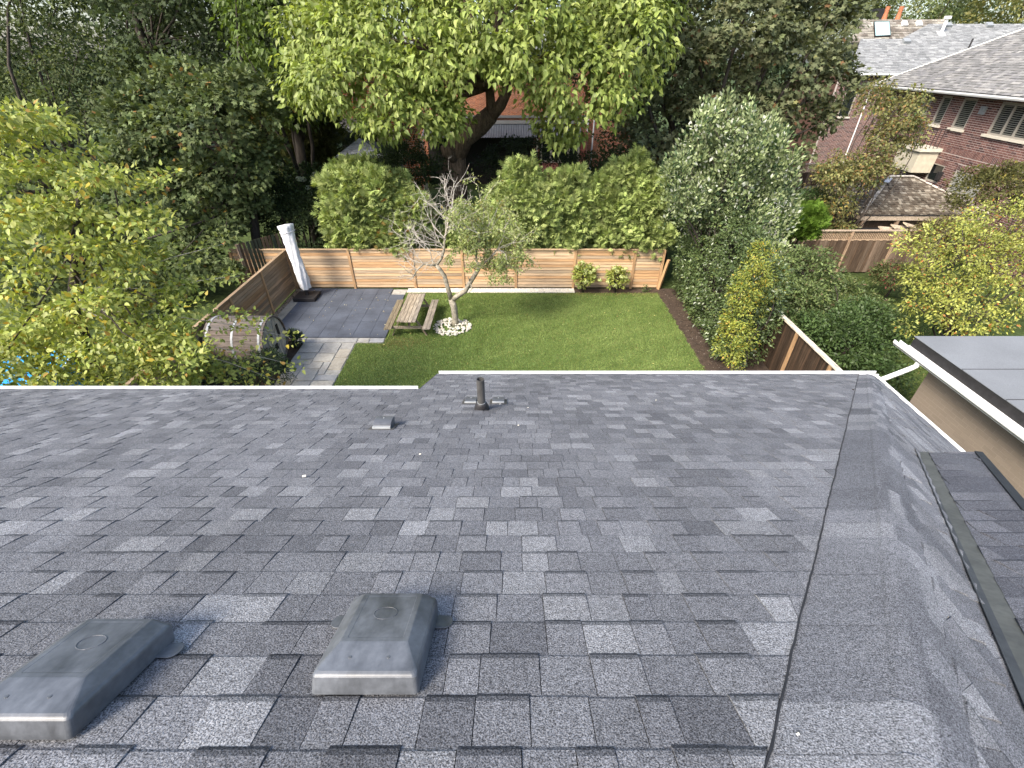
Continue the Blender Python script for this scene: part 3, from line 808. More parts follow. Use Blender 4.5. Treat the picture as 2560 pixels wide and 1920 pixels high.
flags = [(-8.18, -7.75, 14.76, 15.11), (-7.74, -5.80, 14.76, 15.11), (-5.79, -5.35, 14.76, 15.11), (-5.34, -4.79, 14.76, 15.11),
         (-7.74, -6.98, 14.05, 14.75), (-6.97, -6.30, 14.02, 14.75), (-6.29, -5.82, 14.3, 14.75), (-6.29, -5.82, 13.72, 14.29),
         (-7.74, -7.0, 13.62, 14.04), (-6.99, -6.30, 13.46, 14.01), (-7.74, -6.99, 13.30, 13.61), (-6.98, -6.55, 13.0, 13.45), (-6.29, -5.82, 12.95, 13.71), (-6.54, -6.30, 12.66, 13.45),
         (-7.74, -7.18, 12.45, 13.29), (-7.17, -6.55, 12.30, 12.99), (-6.54, -5.82, 12.30, 12.65), (-7.74, -7.18, 11.9, 12.44), (-7.17, -6.56, 11.75, 12.29), (-6.55, -5.82, 11.55, 12.29),
         (-7.74, -7.0, 11.1, 11.89), (-6.99, -6.4, 11.0, 11.74), (-6.39, -5.82, 10.8, 11.54), (-7.74, -6.8, 10.2, 11.09), (-6.79, -5.82, 10.1, 10.79)]
for (x0, x1, y0, y1) in flags:
    b = MB(); j = lambda: R.uniform(-.012, .012)
    z = .030 + R.uniform(0, .008)
    b.hexa([(x0 + .014 + j(), y0 + .014 + j(), .005), (x1 - .014 + j(), y0 + .014 + j(), .005), (x1 - .014 + j(), y1 - .014 + j(), .005), (x0 + .014 + j(), y1 - .014 + j(), .005)],
           [(x0 + .018 + j(), y0 + .018 + j(), z), (x1 - .018 + j(), y0 + .018 + j(), z), (x1 - .018 + j(), y1 - .018 + j(), z), (x0 + .018 + j(), y1 - .018 + j(), z)], jitter(R.choice(FT), .06))
    b.build("flagstone", M['flag'], pa, bevel=.006)
edge = MB(); edge.box(-9.86, -9.27, 15.12, 19.6, -.01, .003); eo = edge.build("stone_edging", M['soil'], loc=(0, 0, 0)); eo["kind"] = "structure"
y = 15.2
while y < 19.4:
    L = R.uniform(.4, .8); b = MB()
    b.box(-9.62 + R.uniform(-.04, .04), -9.29, y, min(y + L - .02, 19.5), .002, .03, jitter((.85, .84, .8), .15)); b.build("flagstone", M['flag'], eo, bevel=.006); y += L

def pebble_field(name, n, area, sz, m, seed, z=.0):
    r = np.random.default_rng(seed)
    base = np.array([[1, 0, 0], [0, 1, 0], [-1, 0, 0], [0, -1, 0], [.55, .55, .8], [-.55, .55, .8], [-.55, -.55, .8], [.55, -.55, .8]], float)
    tri = np.array([[0, 1, 4], [1, 5, 4], [1, 2, 5], [2, 6, 5], [2, 3, 6], [3, 7, 6], [3, 0, 7], [0, 4, 7], [4, 5, 6], [4, 6, 7]])
    P = area(r, n); n = len(P)
    a = r.uniform(0, 6.28, n); s = r.uniform(.6, 1.3, n) * sz
    v = base[None] * np.stack([s, s * r.uniform(.6, 1, n), s * r.uniform(.4, .7, n)], 1)[:, None, :]
    ca, sa = np.cos(a), np.sin(a)
    x = v[..., 0] * ca[:, None] - v[..., 1] * sa[:, None]; y_ = v[..., 0] * sa[:, None] + v[..., 1] * ca[:, None]
    v = np.stack([x + P[:, 0:1], y_ + P[:, 1:2], v[..., 2] + z], -1)
    c = np.repeat(np.clip(r.normal(1, .14, (n, 1)), .5, 1.3) * np.array([[1, .985, .96]]), 8, axis=0)
    t = (tri[None] + (np.arange(n) * 8)[:, None, None]).reshape(-1, 3)
    o = link(name, raw_mesh(name, v.reshape(-1, 3), t, c, m)); tag(o, kind='stuff'); return o
kb = MB(); kb.box(-4.76, 2.84, 19.26, 19.68, -.02, .02); ko = kb.build("gravel_strip", M['pebble'], loc=(0, 0, 0)); ko["kind"] = "structure"
pebble_field("white_gravel", 2600, lambda r, n: np.stack([r.uniform(-4.74, 2.82, n), r.uniform(19.24, 19.67, n)], 1), .028, M['pebble'], 4, .015)
pebble_field("brown_gravel", 900, lambda r, n: np.stack([r.uniform(-9.86, -9.6, n), r.uniform(15.1, 19.6, n)], 1), .03, mat("brown_gravel", (.30, .24, .18), .9, [(20, .6, 1.2, (1, 1, 1), 2)]), 5)

# ring of cream stones round the little tree
ring = thing("stone_ring", (-2.35, 16.0, 0), "ring of cream coloured stones round the foot of the small bare tree", "stones")
import mathutils
def stone_mesh(seed):
    r = random.Random(seed); b = MB()
    vs = []; fs = []
    rows = [(-.7, .75), (0, 1.0), (.62, .72)]
    n = 7
    for (z, rr) in rows:
        for k in range(n):
            a = 2 * math.pi * k / n + r.uniform(-.15, .15); q_ = rr * r.uniform(.85, 1.12)
            vs.append((q_ * math.cos(a), q_ * .8 * math.sin(a), z * .55 * r.uniform(.85, 1.1)))
    for i in range(2):
        for k in range(n):
            fs.append((i * n + k, i * n + (k + 1) % n, (i + 1) * n + (k + 1) % n, (i + 1) * n + k))
    vs.append((0, 0, .52)); fs += [(2 * n + k, 2 * n + (k + 1) % n, 3 * n) for k in range(n)]
    me = bpy.data.meshes.new("stone"); me.from_pydata(vs, [], fs)
    at = me.attributes.new("tone", 'FLOAT_COLOR', 'POINT'); t = r.uniform(.78, 1.12); tb = r.uniform(.9, 1.02)
    at.data.foreach_set("color", [t, t * (1 + tb) / 2, t * tb, 1] * len(vs)); me.materials.append(M['stone']); return me
sm = [stone_mesh(i) for i in range(9)]
cnt = 0
for k in range(2000):
    if cnt >= 210: break
    a = R.uniform(0, 6.283); rr = math.sqrt(R.uniform(.03, 1))
    o = bpy.data.objects.new("stone", R.choice(sm)); COL.objects.link(o); o.parent = ring
    o.location = (math.cos(a) * rr * .74, math.sin(a) * rr * .70 - .02, .03 + R.uniform(0, .035) + .05 * (1 - rr))
    o.rotation_euler = (R.uniform(-.3, .3), R.uniform(-.3, .3), R.uniform(0, 6.28))
    s = R.uniform(.04, .075); o.scale = (s, s, s); cnt += 1

# ------------------------------------------------------------------ covered parasol
q = thing("covered_parasol", (-9.0, 18.62, 0), "closed parasol in a white canvas cover on a black base at the patio corner", "parasol")
b = MB(); b.box(-9.46, -8.52, 18.18, 18.98, .05, .20); b.build("base", M['black'], q, bevel=.012)
b = MB(); b.tube([(-8.98, 18.62, .19), (-8.98, 18.62, .60)], .085, 14); b.build("pole", M['black'], q)
b = MB()
n = 28; prof = []
H0, H1 = .50, 3.20
rows = 30
vs = []; fs = []
for i in range(rows + 1):
    t = i / rows; z = H0 + (H1 - H0) * t
    r0 = .20 + .035 * t + .018 * math.sin(t * 9) + (.03 * max(0, (t - .9) / .1) ** .5 if t > .9 else 0)
    lean = -.10 * t
    for k in range(n):
        a = 2 * math.pi * k / n
        fold = .030 * math.sin(3 * a + t * 5) + .020 * math.sin(7 * a - t * 9) + .012 * math.sin(11 * a + 21 * t) + .010 * math.sin(5 * a + 43 * t)
        rr = r0 + fold
        vs.append((-8.98 + lean + rr * math.cos(a) * 1.02, 18.62 + rr * math.sin(a) * .9, z + (.03 * math.sin(2 * a) if i == 0 else 0) + (.05 * math.cos(a + .5) if i == rows else 0)))
for i in range(rows):
    for k in range(n):
        fs.append((i * n + k, i * n + (k + 1) % n, (i + 1) * n + (k + 1) % n, (i + 1) * n + k))
vs.append((-9.08, 18.62, H1 + .03)); fs += [(rows * n + k, rows * n + (k + 1) % n, (rows + 1) * n) for k in range(n)]
b.add(vs, fs); b.build("canvas_cover", M['cover'], q, smooth=True)
b = MB()
for z in (2.95, ):
    pts = [(-9.07 + .285 * math.cos(a) * 1.02, 18.62 + .285 * math.sin(a) * .9, z + .03 * math.cos(a)) for a in np.linspace(0, 2 * math.pi, 25)]
    b.tube(pts, .016, 6, cap=False, tone=(.8, .8, .82))
b.build("drawstring", M['cover'], q)

# ------------------------------------------------------------------ picnic table
q = thing("picnic_table", (-3.92, 16.27, 0), "weathered grey picnic table with two benches beside the dark patio", "picnic table")
y0, y1 = 15.04, 17.52
PT = [(1, 1, 1), (1.15, 1.13, 1.08), (.8, .8, .8), (.92, .9, .85), (1.05, 1.0, .92)]
for k in range(5):
    x = -4.28 + .145 * k
    b = MB(); e = R.uniform(-.02, .02)
    b.box(x + .005, x + .140, y0 + e, y1 + e, .715 + R.uniform(0, .004), .755 + R.uniform(0, .004), jitter(R.choice(PT), .1)); b.build("table_plank", M['grey_y'], q, bevel=.006)
for sx in (-1, 1):
    for k in range(2):
        x = -3.915 + sx * .72 + (k - .5) * .145
        b = MB(); e = R.uniform(-.02, .02)
        b.box(x - .068, x + .068, y0 - .02 + e, y1 + .02 + e, .42 + R.uniform(0, .004), .46 + R.uniform(0, .004), jitter(R.choice(PT) if sx > 0 else (.72, .68, .56), .1)); b.build("bench_plank", M['grey_y'], q, bevel=.006)
for yy in (15.36, 17.2):
    for sx in (-1, 1):
        b = MB(); b.beam((-3.915 + sx * .28, yy, .71), (-3.915 + sx * .66, yy, .0), .04, .10, (0, 1, 0), (.75, .7, .62)); b.build("leg", M['grey_z'] if False else M['grey_y'], q)
    b = MB(); b.box(-3.915 - .84, -3.915 + .84, yy - .065, yy - .024, .315, .418, (1.0, .96, .9)); b.build("bench_support", M['grey_y'], q, bevel=.004)
    b = MB(); b.box(-3.915 - .33, -3.915 + .33, yy - .065, yy - .024, .615, .714, (.85, .8, .72)); b.build("top_support", M['grey_y'], q, bevel=.004)
    b = MB(); b.beam((-3.915, yy + (.05 if yy < 16 else -.05), .34), (-3.915, yy + (.62 if yy < 16 else -.62), .705), .04, .09, (1, 0, 0), (.8, .74, .66)); b.build("brace", M['grey_y'], q)

# ------------------------------------------------------------------ barrel sauna
XB0, XB1, YB, ZB, RB = -9.75, -7.86, 13.22, .98, .845
q = thing("barrel_sauna", ((XB0 + XB1) / 2, YB, 0), "big weathered wooden barrel lying on its side by the stone path", "barrel")
nst = 30
for k in range(nst):
    a0 = 2 * math.pi * k / nst + .006; a1 = 2 * math.pi * (k + 1) / nst - .006
    b = MB(); r0, r1 = RB - .04, RB + R.uniform(-.003, .004)
    def bp(x, r, a): return (x, YB + r * math.sin(a), ZB + r * math.cos(a))
    e = R.uniform(-.006, .006)
    b.hexa([bp(XB0, r0, a0), bp(XB1 + e, r0, a0), bp(XB1 + e, r0, a1), bp(XB0, r0, a1)], [bp(XB0, r1, a0), bp(XB1 + e, r1, a0), bp(XB1 + e, r1, a1), bp(XB0, r1, a1)], jitter(R.choice([(1, 1, 1), (1.2, 1.15, 1.1), (.82, .82, .85), (1.05, .95, .88)]), .1))
    b.build("stave", M['barrel'], q)
for x in (XB0 + .12, (XB0 + XB1) / 2 - .02, XB1 - .12):
    b = MB(); n = 40; vs = []
    for k in range(n):
        a = 2 * math.pi * k / n
        for (dx, r) in ((-.035, RB + .004), (-.035, RB + .010), (.035, RB + .010), (.035, RB + .004)): vs.append(bp(x + dx, r, a))
    fs = []
    for k in range(n):
        k2 = (k + 1) % n
        for j in range(3): fs.append((k * 4 + j, k2 * 4 + j, k2 * 4 + j + 1, k * 4 + j + 1))
    b.add(vs, fs); b.build("band", M['band'], q)
# end wall of boards, set back from the rim
re = RB - .045
nb = 9; wbd = 2 * re / nb
for k in range(nb):
    ya, yb = YB - re + k * wbd + .004, YB - re + (k + 1) * wbd - .004
    def zz(y): return math.sqrt(max(re * re - (y - YB) ** 2, 0.0004))
    xf = XB1 - .055 - R.uniform(0, .006)
    pts = [(xf, ya, ZB - zz(ya)), (xf, (ya + yb) / 2, ZB - zz((ya + yb) / 2)), (xf, yb, ZB - zz(yb)), (xf, yb, ZB + zz(yb)), (xf, (ya + yb) / 2, ZB + zz((ya + yb) / 2)), (xf, ya, ZB + zz(ya))]
    b = MB(); b.prism(pts, (-.03, 0, 0), jitter(R.choice([(1, 1, 1), (1.15, 1.12, 1.05), (.8, .8, .8)]), .1)); b.build("end_board", M['barrel_end'], q)
xd = XB1 - .045
b = MB()
for (y0_, z0_, y1_, z1_) in ((YB - .30, ZB - .62, YB - .30, ZB + .66), (YB + .22, ZB - .66, YB + .22, ZB + .64), (YB - .26, ZB + .60, YB + .2, ZB + .30), (YB - .27, ZB - .6, YB + .2, ZB - .20)):
    b.beam((xd, y0_, z0_), (xd, y1_, z1_), .10, .03, (1, 0, 0), jitter((1.1, 1.08, 1.02), .08))
b.build("door_batten", M['barrel_end'], q)
b = MB(); p = [at_plane(px, py, Vector((xd, 0, 0)), Vector((1, 0, 0))) for px, py in ((704, 812), (713, 826), (716, 844), (705, 832))]
b.box(xd - .006, xd + .012, YB + .34, YB + .47, ZB + .02, ZB + .42); b.build("window", M['dark'], q)
b = MB(); b.box(xd - .006, xd + .012, YB - .12, YB - .02, ZB + .10, ZB + .28); b.build("vent_hole", M['dark'], q)
b = MB(); b.box(xd - .006, xd + .016, YB - .02, YB + .12, ZB - .32, ZB - .12); b.build("vent_hole", M['dark'], q)
for x in (XB0 + .35, XB1 - .35):
    b = MB()
    pts = [(x - .05, YB - .6, .0), (x - .05, YB + .6, .0), (x - .05, YB + .6, .30), (x - .05, YB + .42, .235), (x - .05, YB, .115), (x - .05, YB - .42, .235), (x - .05, YB - .6, .30)]
    b.prism(pts, (.10, 0, 0), (.7, .7, .7)); b.build("cradle", M['barrel'], q)

# ------------------------------------------------------------------ brick walls
def brick_wall(parent, O, U, Lw, H, holes, tones, mortar, n_ind, bl=.215, bh=.060, jt=.016, out=None, thick=.25, soldier=(), name="brick", proud=.006, jit=.12, bmat='brick'):
    """wall through O along U (unit), height H; holes and soldier bands are (u0, u1, z0, z1)"""
    O, U = Vector(O), Vector(U).normalized(); n = Vector(out)
    Z = Vector((0, 0, 1))
    wb = MB()
    # mortar slab, cut round the openings by strips
    us = sorted({0, Lw, *[h[0] for h in holes], *[h[1] for h in holes]}); us = [u for u in us if 0 <= u <= Lw]
    for a, c in zip(us[:-1], us[1:]):
        zs = [(h[2], h[3]) for h in holes if h[0] < (a + c) / 2 < h[1]]
        zs.sort(); z = 0
        spans = []
        for z0, z1 in zs:
            if z0 > z: spans.append((z, z0))
            z = max(z, z1)
        if z < H: spans.append((z, H))
        for z0, z1 in spans:
            wb.obox(O + U * (a + c) / 2 + Z * (z0 + z1) / 2 - n * thick / 2, U * (c - a) / 2, n * thick / 2, Z * (z1 - z0) / 2)
    w = wb.build("wall", mortar, parent)
    L = []
    def ok(a, c, z0, z1):
        return not any(a < h[1] - .001 and c > h[0] + .001 and z0 < h[3] - .001 and z1 > h[2] + .001 for h in holes)
    z = 0; r = 0
    while z + bh < H:
        a = -(bl + jt) / 2 if r % 2 else 0
        while a < Lw:
            a0, a1 = max(a, 0), min(a + bl, Lw)
            segs = [(a0, a1)]
            for h in list(holes) + list(soldier):
                if z < h[3] - .001 and z + bh > h[2] + .001:
                    ns = []
                    for (p, s) in segs:
                        if s <= h[0] or p >= h[1]: ns.append((p, s)); continue
                        if p < h[0]: ns.append((p, h[0] - .004))
                        if s > h[1]: ns.append((h[1] + .004, s))
                    segs = ns
            for (p, s) in segs:
                if s - p > .04: L.append((p, s, z, z + bh, 0))
            a += bl + jt
        z += bh + jt; r += 1
    for h in soldier:
        a = h[0]
        while a + bh < h[1] + .02:
            if ok(a, a + bh, h[2], h[3]): L.append((a, a + bh, h[2], h[3], 1))
            a += bh + jt
    def emit(b, p):
        a, c, z0, z1, _ = p
        off = n * (proud + R.uniform(-.002, .002))
        P = [O + U * a + Z * z0, O + U * c + Z * z0, O + U * c + Z * z1, O + U * a + Z * z1]
        vs = P + [x + off for x in P]
        fs = [(4, 5, 6, 7), (0, 1, 5, 4), (1, 2, 6, 5), (2, 3, 7, 6), (3, 0, 4, 7)]
        if U.cross(Z).dot(n) < 0: fs = [tuple(reversed(f)) for f in fs]
        b.add(vs, fs, jitter(R.choice(tones), jit))
    def sc(p):
        c = O + U * (p[0] + p[1]) / 2 + Z * (p[2] + p[3]) / 2
        x, y, A = proj(c)
        return A if (0 < x < 2560 and 0 < y < 1920 and A > 0) else 1e5 + A
    L.sort(key=sc)
    for p in L[:n_ind]:
        b = MB(); emit(b, p); b.build(name, M[bmat], w)
    if len(L) > n_ind:
        b = MB()
        for p in L[n_ind:]: emit(b, p)
        o = b.build("brickwork", M[bmat], w); o["kind"] = "stuff"
    return w
RED = [(.15, .074, .063), (.128, .062, .055), (.165, .084, .07), (.112, .056, .05), (.18, .095, .08), (.14, .069, .06), (.08, .046, .045)]
ORANGE = [(.42, .15, .07), (.38, .13, .06), (.46, .18, .09), (.33, .12, .06)]
TAN = [(.215, .175, .135), (.22, .179, .138), (.21, .171, .132)]

# ------------------------------------------------------------------ flat roofed neighbour on the right
q = thing("flat_roof_building", (11.5, 5.5, 0), "low tan brick building with a flat grey roof and white gutter at the right edge", "building")
w = brick_wall(q, (9.47, 8.62, 0), (0, -1, 0), 8.6, 3.02, [], TAN, M['tan_mortar'], 200, out=(-1, 0, 0), bh=.085, bl=.30, jt=.010, proud=.003, jit=.03, bmat='tan_brick')
b = MB(); b.box(9.47 + .01, 16, 8.45, 8.62, 0, 3.02); b.box(9.75, 16, 0, 8.4, 2.5, 3.0); b.build("back_wall", M['tan_mortar'], q)
b = MB(); b.box(9.24, 16.4, -.2, 9.24, 3.035, 3.20); b.build("eave_board", M['white'], q)
b = MB(); b.box(9.30, 16.4, -.2, 9.22, 3.203, 3.43); b.build("black_edge", M['black'], q)
ys = [9.235, 7.86, 6.83, 5.8, 4.77, 3.74, 2.7, 1.6, -.2]
for i in range(len(ys) - 1):
    b = MB(); y1_, y0_ = ys[i], ys[i + 1]
    b.hexa([(9.285, y0_ - .03, 3.432), (16.4, y0_ - .03, 3.432), (16.4, y1_, 3.432), (9.285, y1_, 3.432)], [(9.285, y0_ - .03, 3.440 + .001 * i), (16.4, y0_ - .03, 3.440 + .001 * i), (16.4, y1_, 3.448 + .001 * i), (9.285, y1_, 3.448 + .001 * i)], jitter((1, 1, 1), .05))
    b.build("roofing_sheet", M['roll'], q)
    if i:
        b = MB(); b.box(9.285, 16.4, y1_ - .012, y1_ + .006, 3.449, 3.4535 + .001 * i); b.build("lap_seam", M['deck'], q)
gutter((9.238, 9.46, 3.215), (9.238, -.2, 3.215), (-1, 0, 0), "gutter", q, w=.155, h=.13, hangers=True)
b = MB(); b.box(9.238 - .145, 9.238 - .015, -.2, 9.44, 3.115, 3.155, (.42, .41, .38)); b.build('trough_bed', M['band'], q)
b = MB(); b.tube([(9.16, 8.66, 3.10), (9.14, 8.66, 3.0), (9.05, 8.66, 2.93), (8.62, 8.64, 2.70), (8.42, 8.62, 2.62), (8.37, 8.62, 2.5), (8.36, 8.62, .2)], [.055, .055, .056, .056, .056, .055, .055], 12)
b.build("downspout", M['white'], q, smooth=True)

# ------------------------------------------------------------------ windows
def window(parent, c, U, n, w, h, panes, m_frame, blinds=0, depth=.10, fw=.05, sill=True, sill_ext=.08, glass=None):
    """a window centred on c in a wall with outward normal n; panes side by side"""
    c, U, n = Vector(c), Vector(U).normalized(), Vector(n).normalized(); Z = Vector((0, 0, 1))
    b = MB(); r = c - n * depth * .5
    for s in (-1, 1):
        b.obox(r + U * s * (w / 2 - fw / 2), U * fw / 2, n * depth / 2, Z * h / 2)
        b.obox(r + Z * s * (h / 2 - fw / 2), U * (w / 2 - fw), n * (depth / 2 - .003), Z * fw / 2)
    pw = (w - 2 * fw) / panes
    for k in range(1, panes):
        b.obox(r - U * (w / 2 - fw) + U * pw * k, U * fw * .55, n * (depth / 2 - .006), Z * (h / 2 - fw))
    f = b.build("window", m_frame, parent)
    for k in range(panes):
        cc = r - U * (w / 2 - fw) + U * pw * (k + .5) - n * .02
        b = MB(); b.obox(cc, U * (pw / 2 - .004), n * .006, Z * (h / 2 - fw)); b.build("pane", glass or M['glass'], f)
    if blinds:
        b = MB(); nb_ = int((h - 2 * fw) / .085)
        for k in range(panes):
            cc = r - U * (w / 2 - fw) + U * pw * (k + .5)
            for i in range(nb_):
                z = -h / 2 + fw + (i + .5) * .085
                b.obox(cc + Z * z - n * .004, U * (pw / 2 - .03), (n * .004 + Z * .008), (Z * .010 - n * .004), (.33, .33, .31))
        b.build("shutter", M['blind'], f)
    if sill:
        b = MB(); b.obox(c - Z * (h / 2 + .06) + n * .03, U * (w / 2 + sill_ext), n * .09, Z * .055); b.build("sill", M['sill'], f)
    return f

# ------------------------------------------------------------------ red brick house on the right, seen along its flank
fd = Vector((.092, 1, 0)).normalized()
FN = Vector((-fd.y, fd.x, 0))                       # outward normal, towards our yard
KH = 1.35
F0 = Vector((18.2, 23.5, 0)) * KH
def fac(px, py):
    p = at_plane(px, py, F0, FN); return ((p - F0).dot(fd), p.z)
t_far = 3.1 * KH
q = thing("brick_house", tuple(F0), "red brick house with hip roof, shuttered windows and pale sills at the upper right", "house")
ze = at_plane(2320, 224, F0 + FN * .74, FN).z
OW = F0 + fd * t_far
def facU(px, py):
    t, z = fac(px, py); return (t_far - t, z)        # u grows towards the eye
WIN = []
def rect(p_hl, p_sl, p_sr):
    u0, z1 = facU(*p_hl); ua, z0 = facU(*p_sl); u1, zb = facU(*p_sr)
    return ((u0 + ua) / 2, u1, (z0 + zb) / 2, z1)
W2 = rect((2359, 240), (2326, 312), (2348, 316))
W3 = rect((2414, 245), (2376, 318), (2408, 326))
W4 = rect((2511, 254), (2466, 332), (2549, 346))
W1 = rect((2320, 236), (2298, 283), (2312, 290))
W4 = (W4[0], W4[1] + .34, W4[2], W4[3])
L1 = rect((2327, 405), (2313, 455), (2345, 452))
L2 = rect((2388, 424), (2362, 488), (2438, 494))
zt = min(W2[3], W3[3], W4[3]); zs = (W2[2] + W3[2] + W4[2]) / 3
W1 = (W1[0], W1[1], W1[2] , zt); W2 = (W2[0], W2[1], zs, zt); W3 = (W3[0], W3[1], zs, zt); W4 = (W4[0], W4[1], zs, zt)
zb_ = facU(2380, 385)[1]
sol = [(0, 16.5, zb_, zb_ + .27)] + [(L1[0] - .1, L1[1] + .1, L1[3] + .01, L1[3] + .27), (L2[0] - .1, L2[1] + .1, L2[3] + .01, L2[3] + .27)]
wall = brick_wall(q, OW, -fd, 16.5, ze, [W1, W2, W3, W4, L1, L2], RED, M['mortar'], 300, out=FN, soldier=sol, bl=.29, bh=.078, jt=.022, proud=.008)
def wc(r): return OW - fd * (r[0] + r[1]) / 2 + Vector((0, 0, (r[2] + r[3]) / 2))
window(q, wc(W1), -fd, FN, W1[1] - W1[0], W1[3] - W1[2], 1, M['frame'], 1, fw=.085)
window(q, wc(W2), -fd, FN, W2[1] - W2[0], W2[3] - W2[2], 1, M['frame'], 1, fw=.085)
window(q, wc(W3), -fd, FN, W3[1] - W3[0], W3[3] - W3[2], 1, M['frame'], 1, fw=.085)
window(q, wc(W4), -fd, FN, W4[1] - W4[0], W4[3] - W4[2], 3, M['frame'], 1, sill_ext=.16, fw=.09)
window(q, wc(L1), -fd, FN, L1[1] - L1[0], L1[3] - L1[2], 1, M['frame'], 0, sill=False)
window(q, wc(L2), -fd, FN, L2[1] - L2[0], L2[3] - L2[2], 2, M['frame'], 0, sill=False, glass=mat("curtained_glass", (.30, .30, .27), .35))
b = MB(); b.obox(OW - fd * 8.2 + FN * -3.3 + Vector((0, 0, ze / 2)), fd * 8.25, FN * 3.0, Vector((0, 0, ze / 2 - .05)), (.35, .2, .18)); b.build("house_core", M['dark_mortar'], q)
# wall lamp and air vent on the brick
u, z = facU(2352, 440); c = OW - fd * u + Vector((0, 0, z))
b = MB(); b.obox(c + FN * .10, fd * .10, FN * .10, Vector((0, 0, .22))); b.tube([c + FN * .02 + Vector((0, 0, -.22)), c + FN * .16 + Vector((0, 0, -.2))], .03, 6); b.build("wall_lamp", M['black'], q)
u, z = facU(2460, 276); c = OW - fd * u + Vector((0, 0, z))
b = MB(); b.obox(c + FN * .05, fd * .18, FN * .05, Vector((0, 0, .18))); b.build("wall_vent", M['band'], q)
# roof: eave, hip, courses
oh = .74
E0 = OW + fd * .8 + FN * oh; E0.z = ze + .02
Ud = -fd
rs = .62
Dd = (FN - Vector((0, 0, rs))).normalized()
roof2 = MB()
Lr = 16.5 + .8; run = 7.6
A0 = E0.copy(); A1 = E0 + Ud * Lr
T0 = E0 + Ud * run - FN * run + Vector((0, 0, rs * run)); T1 = A1 - FN * run + Vector((0, 0, rs * run))
B0 = E0 - FN * 2 * run
roof2.add([A0, A1, T1, T0], [(0, 1, 2, 3)]); roof2.add([A0, T0, B0], [(0, 1, 2)])
roof2.add([A0 - Vector((0, 0, .16)), A1 - Vector((0, 0, .16)), A1, A0], [(0, 1, 2, 3)], (6, 6, 5.6))
roof2.add([A0 - Vector((0, 0, .16)), A0, B0, B0 - Vector((0, 0, .16))], [(0, 1, 2, 3)])
roof2.add([A0 - Vector((0, 0, .14)), A1 - Vector((0, 0, .14)), A1 - FN * (oh + .05) - Vector((0, 0, .12)), A0 - FN * (oh + .05) - Vector((0, 0, .12))], [(0, 1, 2, 3)], (3, 3, 3))
r2 = roof2.build("roof", M['deck'], q)
SL = math.sqrt(1 + rs * rs)
O2 = T0 - Ud * run; O2 = Vector((O2.x, O2.y, T0.z)) + Vector((0, 0, .03))
GREY2 = [(.19, .187, .18), (.16, .158, .152), (.22, .215, .205), (.175, .172, .17), (.145, .142, .137), (.25, .243, .228), (.185, .18, .17)]
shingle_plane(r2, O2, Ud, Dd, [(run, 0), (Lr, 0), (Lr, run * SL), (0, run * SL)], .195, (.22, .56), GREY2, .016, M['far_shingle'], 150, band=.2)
b = MB(); b.beam(A0 + Vector((0, 0, .03)), T0 + Vector((0, 0, .05)), .12, .03, FN + Vector((0, 0, 1)), (.6, .58, .52)); b.build("hip_cap", M['far_shingle'], r2)
gutter(A0 + Vector((0, 0, -.01)), A1 + Vector((0, 0, -.01)), FN, "gutter", q, w=.12, h=.12)
# stone bay with a small iron balcony
def fpt(px, py, off): 
    p = at_plane(px, py, F0 + FN * off, FN); return p
c = fpt(2283, 372, 1.2)
tb = (c - F0).dot(fd)
b = MB(); base = F0 + fd * (tb + .5) + FN * .55
b.obox(base + Vector((0, 0, c.z - .62)), fd * 1.0, FN * .52, Vector((0, 0, .55)), (.9, .88, .82)); b.obox(base + Vector((0, 0, c.z + .02)), fd * 1.12, FN * .64, Vector((0, 0, .09)))
b.build("stone_bay", M['sill'], q)
b = MB()
for k in range(13):
    p = base + FN * .58 + fd * (-1.05 + k * .175) + Vector((0, 0, c.z + .1)); b.beam(p, p + Vector((0, 0, .95)), .022, .022)
for s in (0.1, 1.05):
    b.beam(base + FN * .58 - fd * 1.06 + Vector((0, 0, c.z + s)), base + FN * .58 + fd * 1.06 + Vector((0, 0, c.z + s)), .03, .03)
    b.beam(base + FN * .58 - fd * 1.06 + Vector((0, 0, c.z + s)), base - FN * .5 - fd * 1.06 + Vector((0, 0, c.z + s)), .03, .03)
for k in range(5):
    p = base + FN * (.58 - .2 * k) - fd * 1.06 + Vector((0, 0, c.z + .1)); b.beam(p, p + Vector((0, 0, .95)), .022, .022)
b.build("balcony_railing", M['black'], q)

# ------------------------------------------------------------------ grey roofed brick house behind it
YR = 33.2 * KH
A_ = at_y(2122, 184, YR)
q = thing("brick_house", (A_.x, YR, 0), "brick house with a long pale grey roof, skylight and terracotta chimney pots", "house")
zE = A_.z
WL_x = A_.x + .35
b2 = [(0.9, 1.85, zE - 3.1, zE - .7)]
w2 = brick_wall(q, (A_.x - .15, (YR + .7), 0), (1, 0, 0), 18.8, zE - .05, b2, RED, M['mortar'], 60, out=(0, -1, 0), bl=.29, bh=.078, jt=.022)
window(q, (A_.x - .15 + 1.375, (YR + .7), zE - 1.9), (1, 0, 0), (0, -1, 0), .95, 2.4, 1, M['frame'], 0)
b = MB(); b.box(A_.x, A_.x + 18.6, YR + 1.0, YR + 9, 0, zE - .05, (.5, .4, .4)); b.build("house_core", M['dark_mortar'], q)
rs3 = .60; SL3 = math.sqrt(1 + rs3 * rs3)
N3 = Vector((0, -rs3, 1)).normalized(); P3 = Vector((0, YR, zE))
def on3(px, py): return at_plane(px, py, P3, N3)
tops = [on3(2152, 97), on3(2256, 97), on3(2322, 61)]
yr = tops[2].y; 
def us3(p): return (p.x, (yr - p.y) * SL3)
O3 = Vector((0, yr, zE + rs3 * (yr - YR) + .03)); D3 = Vector((0, -1, -rs3))
poly3 = [us3(on3(2122, 184))] + [us3(t) for t in tops] + [(A_.x + 19, 0), (A_.x + 19, us3(A_)[1])]
